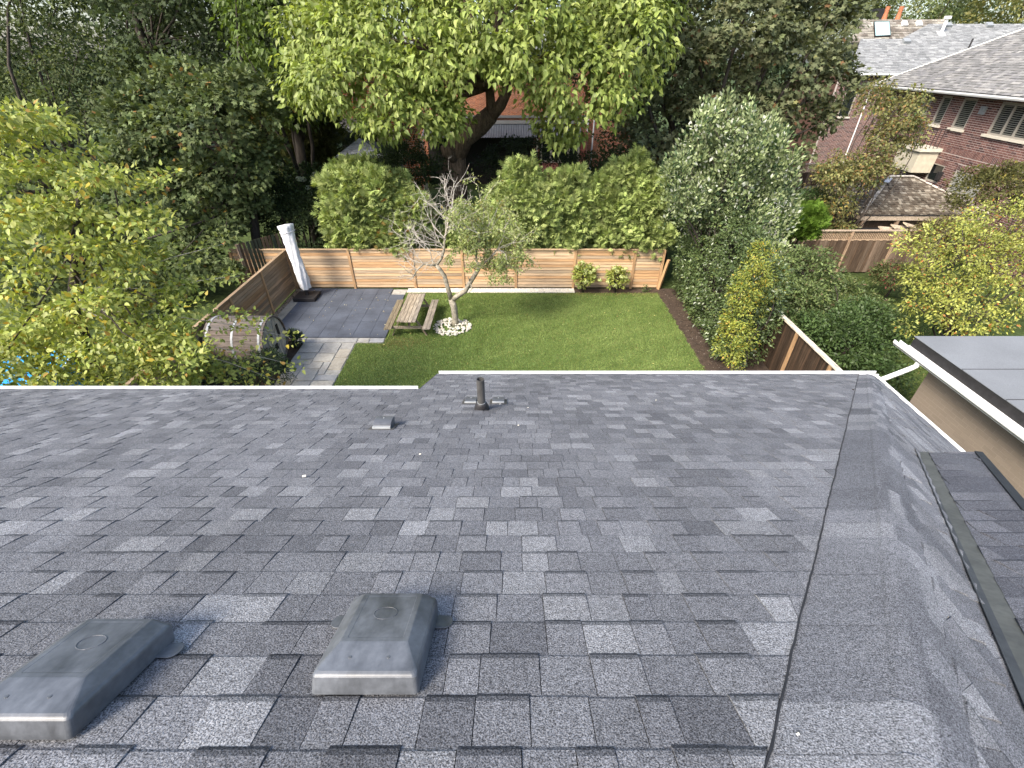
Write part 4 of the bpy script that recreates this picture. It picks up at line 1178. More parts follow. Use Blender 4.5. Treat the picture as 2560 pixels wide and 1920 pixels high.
b = MB(); b.prism([Vector((u, yr - s / SL3, O3.z - .05 - rs3 * s / SL3)) for u, s in poly3][::-1], (0, 0, -.1)); r3 = b.build("roof", M['deck'], q)
LG = [(.235, .24, .24), (.205, .21, .21), (.265, .27, .265), (.22, .225, .225), (.18, .185, .185)]
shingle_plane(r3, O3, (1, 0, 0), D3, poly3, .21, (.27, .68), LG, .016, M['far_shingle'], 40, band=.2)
b = MB(); b.beam(Vector((A_.x - .05, (YR - .07), zE - .03)), Vector((A_.x + 19, (YR - .07), zE - .03)), .12, .14); b.build("gutter", M['white'], q)
p = at_y(2188, 190, YR + .6); b = MB(); b.tube([Vector((p.x + .2, (YR - .05), zE - .1)), Vector((p.x + .15, YR + .5, zE - .5)), Vector((p.x + .1, (YR + .62), zE - .7)), Vector((p.x + .1, (YR + .62), .3))], .05, 8); b.build("downspout", M['white'], q)
# the left end slope
b = MB(); pl = [on3(2122, 184), tops[0], tops[0] + Vector((-1.1, 2.2, -1.0)), on3(2122, 184) + Vector((-1.0, 1.4, 0))]
# older shingled ridge behind, with the skylight
N4 = Vector((0, -.85, 1)).normalized(); P4 = tops[0] + Vector((0, .5, -.25))
def on4(px, py): return at_plane(px, py, P4, N4)
pts4 = [on4(2122, 108), on4(2152, 50), on4(2362, 50), on4(2362, 106)]
yr4 = pts4[1].y; SL4 = math.sqrt(1 + .85 ** 2)
O4 = Vector((0, yr4, pts4[1].z + .03)); D4 = Vector((0, -1, -.85))
poly4 = [(p.x, (yr4 - p.y) * SL4) for p in pts4]
b = MB(); b.prism([Vector(p) - Vector((0, 0, .06)) for p in pts4], (0, .0, -.12)); r4 = b.build("old_roof", M['deck'], q)
OLD = [(.27, .245, .21), (.22, .195, .16), (.33, .305, .265), (.18, .155, .13), (.30, .275, .23)]
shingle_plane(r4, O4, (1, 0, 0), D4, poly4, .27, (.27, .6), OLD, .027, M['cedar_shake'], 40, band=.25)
sk = [on4(2182, 58), on4(2221, 57), on4(2224, 93), on4(2184, 95)]
f4 = Vector((0, -.85, 1)).normalized()
b = MB(); b.prism([s + f4 * .05 for s in sk], f4 * .10); so_ = b.build("skylight", M['black'], q)
cs = sum(sk, Vector()) / 4
b = MB(); b.prism([cs + (s - cs) * .92 + f4 * .152 for s in sk], f4 * .01); b.build("pane", M['sky_glass'], so_)
for px, py in ((2259, 62), (2295, 62)):
    p = on4(px, py); b = MB(); b.obox(p + f4 * .08, (.22, 0, 0), Vector((0, .76, .65)) * .22, f4 * .10, (1, 1, 1)); b.build("roof_vent", M['white'], q)
for px, py in ((2263, 106), (2367, 66), (2470, 66)):
    p = on3(px, py); f3 = N3; b = MB(); b.obox(p + f3 * .10, (.27, 0, 0), Vector((0, .86, .51)) * .23, f3 * .12, (.9, .9, .9)); b.build("roof_vent", M['band'], q)
p = on3(2418, 128); b = MB(); b.tube([p, p + Vector((0, 0, .85))], .07, 8); b.build("roof_pipe", M['black'], q)
p = on3(2352, 85); b = MB(); b.tube([p, p + Vector((.0, 0, 1.0))], .12, 10); b.tube([p + Vector((0, 0, 1.0)), p + Vector((0, 0, 1.2))], .27, 10); b.obox(p + N3 * .03, (.3, 0, 0), Vector((0, .86, .51)) * .3, N3 * .02); b.build("flue", M['white'], q)
ch = at_y(2226, 46, yr4 + 1.0)
b = MB(); b.box(ch.x - 1.25, ch.x + 1.25, yr4 + .6, yr4 + 1.7, ch.z - 2.5, ch.z - .12, (.9, .85, .78)); b.build("chimney", M['sill'], q)
for dx in (-.55, .65):
    b = MB(); n = 12; cx = ch.x + dx; zc = ch.z - .12
    b.tube([(cx, yr4 + 1.0, zc), (cx, yr4 + 1.0, zc + .5), (cx, yr4 + 1.0, zc + .95)], [.22, .16, .19], 12, cap=False); b.tube([(cx, yr4 + 1.0, zc + .2), (cx, yr4 + 1.0, zc + .8)], .13, 10, tone=(.1, .1, .1)); b.build("chimney_pot", M['terra'], q)
b = MB(); p = at_y(2200, 48, yr4 + 1.6); b.box(p.x - .55, p.x + .35, yr4 + 1.55, yr4 + 2.3, p.z - 1.5, p.z + .75); b.build("dark_stack", M['black'], q)

# ------------------------------------------------------------------ tea house with a shake roof on the right
q = thing("garden_shed", (19.8, 25.5, 0), "old shed with a hipped brown shake roof behind the lattice fence", "shed")
x0, x1, y0, y1, ze_, ap = 17.0, 23.2, 22.9, 28.0, 2.42, 3.62
xa0, xa1, ya = 19.5, 20.7, 25.4
b = MB()
b.box(x0 + .5, x1 - .5, y0 + .5, y1 - .5, 0, ze_ - .35, (.6, .55, .5)); b.build("wall", M['grey_z'], q)
b = MB(); b.box(x0 + .1, x1 - .1, y0 + .05, y0 + .17, ze_ - .28, ze_ - .06, (1.5, 1.4, 1.3)); b.box(x0 + .02, x0 + .12, y0 + .1, y1, ze_ - .26, ze_ - .06, (1.2, 1.1, 1.0)); b.build("beam", M['grey_y'], q)
for x in (x0 + .3, 19.0, 21.0, x1 - .3):
    b = MB(); b.box(x - .07, x + .07, y0 + .08, y0 + .22, 0, ze_ - .28, (1.3, 1.2, 1.1)); b.build("post", M['grey_z'], q)
SHK = [(.17, .142, .108), (.13, .108, .082), (.23, .20, .155), (.10, .08, .06), (.30, .265, .21), (.155, .13, .10), (.115, .09, .066)]
rb = MB(); P = [Vector(p) for p in ((x0, y0, ze_ - .03), (x1, y0, ze_ - .03), (x1, y1, ze_ - .03), (x0, y1, ze_ - .03), (xa0, ya, ap - .03), (xa1, ya, ap - .03))]
rb.add(P, [(0, 1, 5, 4), (1, 2, 5), (2, 3, 4, 5), (3, 0, 4), (3, 2, 1, 0)]); rr_ = rb.build("roof", M['deck'], q)
Df = Vector((0, y0 - ya, ze_ - ap)); Lf = Df.length
shingle_plane(rr_, (0, ya, ap), (1, 0, 0), Df, [(xa0, 0), (xa1, 0), (x1, Lf), (x0, Lf)], .16, (.10, .22), SHK, .02, M['cedar_shake'], 180, "shake", "shake_field", band=.2, gap=.006, wave=.012)
Dl = Vector((x0 - xa0, 0, ze_ - ap)); Ll = Dl.length
shingle_plane(rr_, (xa0, 0, ap), (0, 1, 0), Dl, [(ya, 0), (y1, Ll), (y0, Ll)], .16, (.10, .22), SHK, .02, M['cedar_shake'], 100, "shake", "shake_field", band=.2, gap=.006, wave=.012)
b = MB()
for (a, c) in (((xa0, ya, ap), (x0, y0, ze_)), ((xa0, ya, ap), (xa1, ya, ap)), ((xa1, ya, ap), (x1, y0, ze_))):
    a, c = Vector(a), Vector(c)
    for k in range(12):
        p0 = a.lerp(c, k / 12); p1 = a.lerp(c, (k + .92) / 12)
        b.beam(p0 + Vector((0, 0, .05)), p1 + Vector((0, 0, .07)), .14, .03, (0, -.2, 1), jitter((.45, .41, .35), .25))
b.build("hip_cap", M['cedar_shake'], rr_)
b = MB(); p = Vector((xa0 - .25, ya - .3, ap + .02)); b.beam(p + Vector((-.3, -.3, -.14)), p + Vector((.05, .02, .02)), .22, .04, (0, 0, 1), (1.6, 1.6, 1.7)); b.build("ridge_patch", M['band'], rr_)
# lean-to boards and small shake roof pieces beside it
q = thing("lean_to", (17.9, 22.2, 0), "low lean-to of pale boards under the shake roof behind the fence", "lean-to")
for k in range(3):
    b = MB(); b.beam((17.6 + .55 * k, 22.1, 2.0 + .10 * k), (18.9 + .35 * k, 22.35, 1.85 + .05 * k), .35, .05, (0, -.3, 1), jitter((1.6, 1.5, 1.35), .1)); b.build("board", M['grey_y'], q)
b = MB(); b.box(15.2, 18.5, 22.15, 22.6, 0, 1.9, (.4, .4, .42)); b.build("wall", M['dark'], q)
# glasshouse corner
q = thing("glass_lean_to", (17.6, 27.6, 0), "white ribbed glass roof peeping out behind the silver leaved tree", "glasshouse")
p0, p1, p2, p3 = (at_y(1935, 482, 27.5), at_y(2002, 520, 26.2), at_y(1985, 548, 25.5), at_y(1925, 520, 26.5))
b = MB(); b.prism([p0, p3, p2, p1], (0, 0, -.04)); b.box(p0.x - .5, p1.x, p1.y + .1, p0.y, 0, p2.z - .05, (.5, .5, .5)); b.build("roof_panel", M['white'], q)
for k in range(6):
    t = k / 5; b = MB(); b.beam(p0.lerp(p1, t) + Vector((0, 0, .03)), p3.lerp(p2, t) + Vector((0, 0, .03)), .04, .05, tone=(.6, .62, .62)); b.build("rib", M['white'], q)
q = thing("little_roof", (18.6, 27.5, 0), "small dark shake roof corner beside the far lattice fence", "shed")
p0, p1, p2 = at_y(2008, 468, 29.0), at_y(2040, 456, 29.6), at_y(2062, 490, 28.6)
rb = MB(); rb.prism([p0, at_y(2046, 494, 28.4), p2 + Vector((1.6, 0, 0)), p1 + Vector((1.8, 0, .1))], (0, 0, -.10)); rr_ = rb.build("roof", M['deck'], q)
b = MB(); b.box(p0.x + .2, p0.x + 2.4, 28.6, 30.0, 0, p0.z - .3, (.5, .45, .4)); b.build("wall", M['grey_z'], q)
for i in range(4):
    for k in range(6):
        a = p0.lerp(p1, .05 + i / 4); c = at_y(2046, 494, 28.4).lerp(p2 + Vector((1.6, 0, 0)), 0)
        e0 = p0.lerp(p1 + Vector((1.8, 0, .1)), k / 6); e1 = at_y(2046, 494, 28.4).lerp(p2 + Vector((1.6, 0, 0)), k / 6)
        cc = e0.lerp(e1, (i + .5) / 4) + Vector((.16, 0, .03))
        b = MB(); b.obox(cc, (.15, .0, .01), (e1 - e0) / 8.6, (0, 0, .012), jitter(R.choice(SHK), .15)); b.build("shake", M['cedar_shake'], rr_)

# ------------------------------------------------------------------ brick house behind the big tree
q = thing("brick_house", (2.0, 40.5, 0), "orange brick house in deep shade behind the big bright tree", "house")
YH = 40.0
brick_wall(q, (-9.0, YH + 1.6, 0), (1, 0, 0), 18.5, 7.9, [], ORANGE, M['mortar'], 120, out=(0, -1, 0))
b = MB(); b.box(-9, 9.5, YH + 1.9, YH + 9, 0, 7.8, (.5, .4, .35)); b.build("house_core", M['dark_mortar'], q)
p_l, p_r = at_y(1052, 345, YH - .9), at_y(1343, 345, YH - .9)
top = at_y(1200, 311, YH + 1.5).z
b = MB(); n = 46
for k in range(n):
    x0_ = p_l.x + (p_r.x - p_l.x) * k / n; x1_ = p_l.x + (p_r.x - p_l.x) * (k + 1) / n; xm = (x0_ + x1_) / 2
    for (u, v, e, f) in ((x0_, xm, 0, .05), (xm, x1_, .05, 0)):
        b.add([(u, YH - .9, p_l.z + e), (v, YH - .9, p_l.z + f), (v, YH + 1.55, top + f), (u, YH + 1.55, top + e)], [(0, 1, 2, 3)])
b.build("porch_roof", M['tin'], q)
b = MB(); b.box(p_l.x, p_r.x + 4.2, YH + 1.42, YH + 1.58, top + .05, top + .28, (.28, .28, .29)); b.box(p_l.x, p_r.x + 4.0, YH + 1.44, YH + 1.56, top + .45, top + .62, (.22, .22, .23)); b.build("beam", M['white'], q)  # white beams toned dark: the big tree's shade is put into their colour
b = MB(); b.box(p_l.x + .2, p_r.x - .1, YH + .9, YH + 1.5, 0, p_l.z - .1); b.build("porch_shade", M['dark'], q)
for px in (1055, 1343):
    p = at_y(px, 350, YH - .8); b = MB(); b.box(p.x - .08, p.x + .08, YH - .85, YH - .70, 0, p_l.z); b.build("porch_post", M['frame'], q)
wl, wr = at_y(1352, 345, YH - .2), at_y(1452, 345, YH - .2)
zb0 = at_y(1400, 408, YH - .2).z; zt0 = wl.z
b = MB(); b.box(wl.x, wr.x, YH + .1, YH + 1.5, 0, zt0 + .1, (.4, .4, .4)); b.build("bay", M['dark'], q)
f = window(q, ((wl.x + wr.x) / 2, YH, (zt0 + zb0) / 2), (1, 0, 0), (0, -1, 0), wr.x - wl.x, zt0 - zb0, 4, M['frame'], 0, fw=.16, sill=False)
b = MB(); b.hexa([(wl.x - .1, YH - .25, zt0 + .02), (wr.x + .1, YH - .25, zt0 + .02), (wr.x + .1, YH + 1.4, zt0 + .55), (wl.x - .1, YH + 1.4, zt0 + .55)], [(wl.x - .1, YH - .25, zt0 + .10), (wr.x + .1, YH - .25, zt0 + .10), (wr.x + .1, YH + 1.4, zt0 + .63), (wl.x - .1, YH + 1.4, zt0 + .63)])
b.build("bay_roof", M['tin'], q)
b = MB(); b.box(wl.x - .05, wr.x + .1, YH - .1, YH + .1, 0, zb0 - .02, (.3, .12, .10)); b.build("bay_sill_wall", M['brick'], q)
for x in (wl.x - .28, wr.x + .30):
    b = MB(); b.box(x - .22, x + .22, YH - .1, YH + 1.5, 0, zt0 + .4, (.20, .07, .055)); b.build("pier", M['brick'], q)
for px in (1468, 1483):
    p = at_y(px, 330, YH + 1.2); b = MB(); b.tube([(p.x, YH + 1.2, .2), (p.x, YH + 1.2, p.z + 1.2)], .06, 8); b.build("downspout", M['white'], q)

q = thing("brick_cottage", (-12.2, 34, 0), "bright orange brick gable with a pale shake roof left of the big tree", "house")
pa_, pb_ = at_y(843, 246, 36), at_y(905, 300, 36)
w_ = brick_wall(q, (pa_.x, 36, 0), (1, 0, 0), 5.2, pa_.z + 1.5, [], ORANGE, M['mortar'], 60, out=(0, -1, 0), bh=.12, bl=.4, jt=.03)
c0, c1 = at_y(846, 324, 34.6), at_y(940, 324, 34.6)
tz = at_y(880, 298, 36).z
rb = MB(); rb.prism([Vector((c0.x - .1, 34.5, c0.z)), Vector((c1.x + .6, 34.5, c0.z)), Vector((c1.x + .6, 36, tz)), Vector((c0.x - .1, 36, tz))], (0, 0, -.08)); rr_ = rb.build("roof", M['deck'], q)
Dq = Vector((0, -1.5, c0.z - tz)); 
shingle_plane(rr_, (0, 36, tz + .03), (1, 0, 0), Dq, [(c0.x - .1, 0), (c1.x + .6, 0), (c1.x + .6, Dq.length), (c0.x - .1, Dq.length)], .24, (.2, .4), [(.42, .38, .32), (.34, .30, .25), (.5, .46, .4), (.28, .24, .2)], .03, M['cedar_shake'], 50, "shake", "shake_field", band=.25, gap=.01)
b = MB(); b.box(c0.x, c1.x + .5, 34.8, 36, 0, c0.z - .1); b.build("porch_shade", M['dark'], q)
b = MB(); b.box(c0.x - .1, c1.x + .6, 34.4, 34.5, c0.z - .14, c0.z - .0); b.build("gutter", M['band'], q)

q = thing("stone_pillar", (-8.3, 33, 0), "rough stone pillar standing left of the big tree's trunk", "pillar")
p0 = at_y(975, 360, 33)
for i in range(16):
    for k in range(2):
        z = .12 + i * .30; b = MB()
        b.obox((p0.x - .35 + .68 * k + R.uniform(-.05, .05), 33 + R.uniform(-.03, .03), z + .13), (R.uniform(.26, .36), 0, 0), (0, .35, 0), (0, 0, .13), jitter(R.choice([(.55, .48, .40), (.75, .68, .58), (.4, .33, .28), (.9, .83, .72)]), .1)); b.build("block", M['stone'], q)
q = thing("stone_wall", (-10.0, 31, 0), "mottled low stone wall above the small grey roof", "wall")
p0, p1 = at_y(950, 352, 31), at_y(985, 378, 31)
for i in range(13):
    for k in range(3):
        b = MB(); b.obox((p0.x + .15 + .38 * k + R.uniform(-.05, .05), 31 + R.uniform(-.03, .03), .1 + i * .3 + .13), (R.uniform(.15, .2), 0, 0), (0, .25, 0), (0, 0, .12), jitter(R.choice([(.75, .65, .55), (1.0, .9, .8), (.45, .3, .25), (.3, .2, .16)]), .12)); b.build("block", M['stone'], q)

q = thing("garden_shed", (-8.6, 26.5, 0), "small shed whose grey hipped roof shows above the left cedar", "shed")
a = at_y(897, 346, 27.5); bl_, br_ = at_y(832, 384, 25.8), at_y(975, 404, 25.8)
zz_ = (bl_.z + br_.z) / 2
P = [Vector((bl_.x, 25.8, zz_)), Vector((br_.x, 25.8, zz_)), Vector((br_.x, 29.4, zz_)), Vector((bl_.x, 29.4, zz_)), Vector((a.x, 27.6, a.z))]
rb = MB(); rb.add([p - Vector((0, 0, .03)) for p in P], [(0, 1, 4), (1, 2, 4), (2, 3, 4), (3, 0, 4)]); rr_ = rb.build("roof", M['deck'], q)
Dq = Vector((0, -1.8, zz_ - a.z))
shingle_plane(rr_, (0, 27.6, a.z), (1, 0, 0), Dq, [(a.x, 0), (br_.x, Dq.length), (bl_.x, Dq.length)], .15, (.2, .4), [(.22, .23, .25), (.19, .20, .22), (.26, .27, .29)], .012, M['far_shingle'], 80, band=.22)
b = MB(); b.box(bl_.x + .3, br_.x - .3, 26.1, 29.1, 0, zz_ - .05, (.4, .4, .4)); b.build("wall", M['dark_mortar'], q)

# blue pool cover glimpsed through the leaves on the left
q = thing("round_pool", (-15.5, 13.2, 0), "blue round pool glimpsed through the yellow leaves at the left edge", "pool")
b = MB(); n = 36
cx, cy, rr = -15.2, 11.6, 1.35
b.tube([(cx, cy, 0), (cx, cy, .85)], [rr, rr], n, cap=False); b.build("wall", M['blue'], q)
b = MB(); b.add([(cx + rr * .98 * math.cos(2 * math.pi * k / n), cy + rr * .98 * math.sin(2 * math.pi * k / n), .80) for k in range(n)], [tuple(range(n))], (.9, 1.0, 1.05)); b.build("cover", M['blue'], q)
b = MB(); b.tube([(cx + rr * math.cos(2 * math.pi * k / n), cy + rr * math.sin(2 * math.pi * k / n), .87) for k in range(n + 1)], .05, 6, cap=False, tone=(.9, .9, .9)); b.build("rim", M['white'], q)
q = thing("canopy_roof", (-11.5, 25, 0), "sagging brown shade roof half hidden under the leaves by the left corner", "canopy")
p0, p1, p2, p3 = at_y(704, 456, 25), at_y(775, 487, 25.4), at_y(732, 506, 24), at_y(718, 490, 24)
b = MB()
for i in range(8):
    t0, t1 = i / 8, (i + .9) / 8
    a0, a1 = p0.lerp(p1, t0), p0.lerp(p1, t1); c0, c1 = p3.lerp(p2, t0), p3.lerp(p2, t1)
    sag = -.18 * math.sin(math.pi * (i + .5) / 8)
    b = MB(); b.prism([a0 + Vector((0, 0, sag)), a1 + Vector((0, 0, sag)), c1, c0], (0, 0, -.04), jitter((.8, .62, .55), .2)); b.build("plank", M['grey_y'], q)
b = MB(); b.box(p0.x, p0.x + .08, 25, 25.08, 0, p0.z - .1); b.box(p2.x, p2.x + .08, 24.2, 24.28, 0, p2.z); b.build("post", M['grey_z'], q)

# ------------------------------------------------------------------ foliage
T_OVAL = (np.array([[0, 0, 0], [.42, .26, .05], [.42, -.26, .05], [1, 0, -.10], [.45, 0, -.02]]), np.array([[0, 4, 1], [1, 4, 3], [0, 2, 4], [2, 3, 4]]))
T_OVATE = (np.array([[0, 0, 0], [.26, .31, .05], [.58, .25, .03], [1.05, 0, -.12], [.58, -.25, .03], [.26, -.31, .05], [.45, 0, -.03]]), np.array([[0, 6, 1], [1, 6, 2], [2, 6, 3], [3, 6, 4], [4, 6, 5], [5, 6, 0]]))
T_SMALL = (np.array([[0, 0, 0], [.45, .28, .08], [1, 0, -.04], [.45, -.28, .08]]), np.array([[0, 2, 1], [0, 3, 2]]))
T_HEART = (np.array([[0.04, 0, 0], [-.05, .17, .02], [.16, .34, .06], [.52, .25, .05], [1.12, 0, -.22], [.52, -.25, .05], [.16, -.34, .06], [-.05, -.17, .02], [.5, 0, -.03]]),
           np.array([[0, 8, 1], [1, 8, 2], [2, 8, 3], [3, 8, 4], [4, 8, 5], [5, 8, 6], [6, 8, 7], [7, 8, 0]]))
def _lobed(k, deep, el):
    v = [[.5, 0, .03]]
    for i in range(2 * k):
        a = 2 * np.pi * i / (2 * k) + np.pi; r = .55 if i % 2 == 0 else deep
        v.append([.5 + r * np.cos(a) * el, r * np.sin(a), -.03 if i % 2 == 0 else .02])
    return np.array(v), np.array([[0, 1 + i, 1 + (i + 1) % (2 * k)] for i in range(2 * k)])
T_MAPLE = _lobed(5, .27, 1.0)
T_OAK = _lobed(5, .30, 1.25)
def _spray():
    v = []; t = []
    def frond(x0, y0, x1, y1, w, z):
        n = len(v); d = np.array([x1 - x0, y1 - y0]); L = np.linalg.norm(d); p = np.array([-d[1], d[0]]) / L * w
        m = np.array([x0, y0]) + d * .55
        v.extend([[x0, y0, 0], [m[0] + p[0], m[1] + p[1], z], [x1, y1, z * 2 - .03], [m[0] - p[0], m[1] - p[1], z]])
        t.extend([[n, n + 2, n + 1], [n, n + 3, n + 2]])
    frond(0, 0, 1, 0, .11, .03)
    for s_ in (1, -1):
        frond(.15, 0, .62, .42 * s_, .09, -.03); frond(.42, 0, .90, .28 * s_, .08, .02)
    return np.array(v), np.array(t)
T_SPRAY = _spray()

def unit(a): return a / np.maximum(np.linalg.norm(a, axis=-1, keepdims=True), 1e-9)

def clumps(lobes, n, r, shell=.22, top=-.55, keep=None):
    """points near the surface of a set of ellipsoids (centre, radii); lower parts thinned below 'top'"""
    vol = np.array([(l[1][0] * l[1][1] + l[1][1] * l[1][2] + l[1][0] * l[1][2]) for l in lobes]); vol = vol / vol.sum()
    C = []; Nn = []
    while len(C) < n:
        i = r.choice(len(lobes), p=vol); c, rad = np.array(lobes[i][0], float), np.array(lobes[i][1], float)
        d = unit(r.normal(size=3)); 
        if d[2] < top and r.random() < .85: continue
        k = 1 - abs(r.normal(0, shell)); 
        if k < .1: continue
        p = c + d * rad * k
        inside = False
        for j, l in enumerate(lobes):
            if j != i:
                q_ = (p - np.array(l[0])) / np.array(l[1])
                if q_ @ q_ < .45: inside = True; break
        if inside: continue
        if keep is not None and not keep(p): continue
        C.append(p); Nn.append(unit(d / rad))
    return np.array(C), np.array(Nn)

def leaves_at(C, Nn, per, rc, size, r, up=.7, out=.5, droop=.3, rnd=.45, flat=.6, zmin=.05, near=None):
    n = len(C) * per
    c = np.repeat(C, per, axis=0); o = np.repeat(Nn, per, axis=0)
    k = r.normal(size=(n, 3)); k = unit(k) * (r.random((n, 1)) ** .45)
    p = c + k * np.array(rc if hasattr(rc, '__len__') else (rc, rc, rc * flat))
    dirv = unit(unit(k) * .8 + o * .6 + r.normal(size=(n, 3)) * .45 + np.array([0, 0, -droop]))
    nrm = unit(np.array([0, 0, up]) + o * out + r.normal(size=(n, 3)) * rnd)
    s = size * r.uniform(.65, 1.25, n)
    idx = np.repeat(np.arange(len(C)), per)
    kk = p[:, 2] > zmin
    return p[kk], dirv[kk], nrm[kk], s[kk], idx[kk]

def leaf_frames(p, d, nrm):
    z = nrm - d * np.sum(nrm * d, 1, keepdims=True); z = unit(z); y = np.cross(z, d)
    return d, y, z

def leaf_cloud(name, tpl, p, d, nrm, s, col, m, parent=None):
    V, Tr = tpl
    x, y, z = leaf_frames(p, d, nrm)
    v = (V[None, :, 0:1] * x[:, None] + V[None, :, 1:2] * y[:, None] + V[None, :, 2:3] * z[:, None]) * s[:, None, None] + p[:, None]
    if parent is not None: v = v - np.array(WL[parent.name])
    n = len(p); k = len(V)
    t = (Tr[None] + (np.arange(n) * k)[:, None, None]).reshape(-1, 3)
    me = raw_mesh(name, v.reshape(-1, 3), t, np.repeat(col, k, axis=0), m)
    return link(name, me, parent)

def colours(n, idx, ncl, pal, r, cl=.16, lf=.14, odd=None, odd_p=.03):
    pal = np.array(pal)
    c = pal[r.integers(0, len(pal), n)]
    w = r.dirichlet(np.ones(len(pal)) * .8, ncl) @ pal
    c = .55 * c + .45 * w[idx]
    c = c * np.clip(r.normal(1, cl, (ncl, 1)), .6, 1.5)[idx] * np.clip(r.normal(1, lf, (n, 1)), .55, 1.5)
    if odd is not None:
        k = r.random(n) < odd_p; c[k] = np.array(odd)[r.integers(0, len(odd), k.sum())]
    return np.clip(c, .004, .9)

def limb(b, a, c, r0, r1, r, bend=.12, sides=7, segs=6):
    a, c = Vector(a), Vector(c); L = (c - a).length
    off = Vector((r.normal(), r.normal(), abs(r.normal()) * .6)) * L * bend
    pts = []; rad = []
    for i in range(segs + 1):
        t = i / segs; pts.append(a.lerp(c, t) + off * math.sin(math.pi * t) * (1 - .3 * t) + Vector((r.normal(), r.normal(), r.normal())) * L * .008 * (0 < i < segs)); rad.append(r0 + (r1 - r0) * t)
    b.tube(pts, rad, sides, tone=(1, 1, 1))
    return pts

def tree(name, base, label, cat, lobes, n_cl, per, rc, size, pal, tpl, seed, leafm='leaf', trunk=None, tr=(.22, .10), bark='dark_bark', limbs=14,
         up=.7, out=.5, droop=.3, rnd=.45, flat=.6, shell=.22, top=-.55, group=None, n_ind=0, odd=None, odd_p=.03, cl=.16, fork=None, extra=None, foliage="crown", keep=None):
    r = np.random.default_rng(seed)
    q = thing(name, base, label, cat, group)
    C, Nn = clumps(lobes, n_cl, r, shell, top, keep)
    if extra is not None: C = np.vstack([C, extra[0]]); Nn = np.vstack([Nn, extra[1]])
    P = leaves_at(C, Nn, per, rc, size, r, up, out, droop, rnd, flat)
    col = colours(len(P[0]), P[4], len(C), pal, r, cl, .14, odd, odd_p)
    take = np.zeros(len(P[0]), bool)
    if n_ind:
        A = P[0][:, 1] * CT - (P[0][:, 2] - EYE) * ST
        ok = np.array([in_frame(p, 30) for p in P[0]])
        sc = np.where(ok & (A > .5), A / P[3], 1e6)
        take[np.argsort(sc)[:n_ind]] = True
        vm = []
        V, Tr = tpl
        for i in range(8):
            cc = col[take][i * (n_ind // 8)]
            vm.append(raw_mesh("leaf", V.copy(), Tr, np.repeat(cc[None], len(V), 0), M[leafm]))
        x, y, z = leaf_frames(P[0][take], P[1][take], P[2][take])
        from mathutils import Matrix
        for i in range(take.sum()):
            o = bpy.data.objects.new("leaf", vm[r.integers(0, 8)]); COL.objects.link(o); o.parent = q
            s = P[3][take][i]; pp = P[0][take][i] - np.array(base)
            mtx = Matrix(((x[i][0] * s, y[i][0] * s, z[i][0] * s, pp[0]), (x[i][1] * s, y[i][1] * s, z[i][1] * s, pp[1]), (x[i][2] * s, y[i][2] * s, z[i][2] * s, pp[2]), (0, 0, 0, 1)))
            o.matrix_local = mtx
    k = ~take
    o = leaf_cloud(foliage, tpl, P[0][k], P[1][k], P[2][k], P[3][k], col[k], M[leafm], q)
    if n_ind: o["kind"] = "stuff"
    if limbs or trunk:
        b = MB()
        if trunk is None:
            zc = min(l[0][2] for l in lobes); cx = np.mean([l[0] for l in lobes], axis=0)
            trunk = [Vector(base), Vector(base).lerp(Vector((cx[0], cx[1], zc)), .5) + Vector((r.normal() * .1, r.normal() * .1, 0)), Vector((cx[0], cx[1], zc))]
        pts = [Vector(t) for t in trunk]; rad = list(np.linspace(tr[0], tr[1], len(pts))) if len(tr) == 2 else list(tr)
        b.tube(pts, rad, 10, rough=.05)
        b.build("trunk", M[bark], q, smooth=True)
        b = MB()
        ends = r.choice(len(C), min(limbs, len(C)), replace=False)
        for e in ends:
            i = r.integers(max(1, len(pts) - 2), len(pts)); st = pts[i - 1].lerp(pts[i], r.uniform(.35, 1))
            L = (Vector(C[e]) - st).length
            mid = limb(b, st, C[e], min(tr[-1] * .62, .02 * L + .02), .012, r)
        if len(ends): b.build("limb", M[bark], q, smooth=True)
    return q

def W(px, py, Y): return tuple(at_y(px, py, Y))

# --- big bright tree with heart shaped leaves (fork and lower crown seen in front of the brick house)
CAT = [(.21, .27, .062), (.26, .315, .08), (.16, .215, .045), (.31, .345, .105), (.225, .28, .07)]
YC = 24.3
tk = [(W(1140, 560, YC)[0], YC, 0), W(1140, 480, YC), W(1136, 385, YC)]
lob = [(W(905, 205, 20.6), (3.0, 2.2, 1.35)), (W(1010, 290, 20.2), (2.2, 1.6, .95)), (W(1210, 215, 20.8), (2.4, 1.9, 1.3)), (W(1120, 300, 20.6), (.9, .8, .6)),
       (W(1450, 200, 21.2), (2.6, 2.2, 1.7)), (W(1400, 330, 21.6), (1.0, .9, .62)), (W(1560, 110, 21.8), (2.0, 2.0, 1.8)), (W(1000, 90, 21.6), (3.2, 2.6, 1.7)),
       (W(1260, 60, 21.6), (3.4, 2.8, 1.9)), (W(860, 110, 22.5), (2.6, 2.2, 1.5)), (W(1300, -60, 23.5), (5.0, 4.0, 2.6)), (W(1000, -60, 24), (4.0, 3.5, 2.4)), (W(1560, -30, 24), (2.6, 3.0, 2.4)),
       (W(955, 330, 20.6), (.8, .6, .5)), (W(800, 215, 20.8), (1.0, 1.0, .7)), (W(1330, 120, 20.0), (1.8, 1.4, 1.0)), (W(1110, 150, 20.0), (1.7, 1.3, .9))]
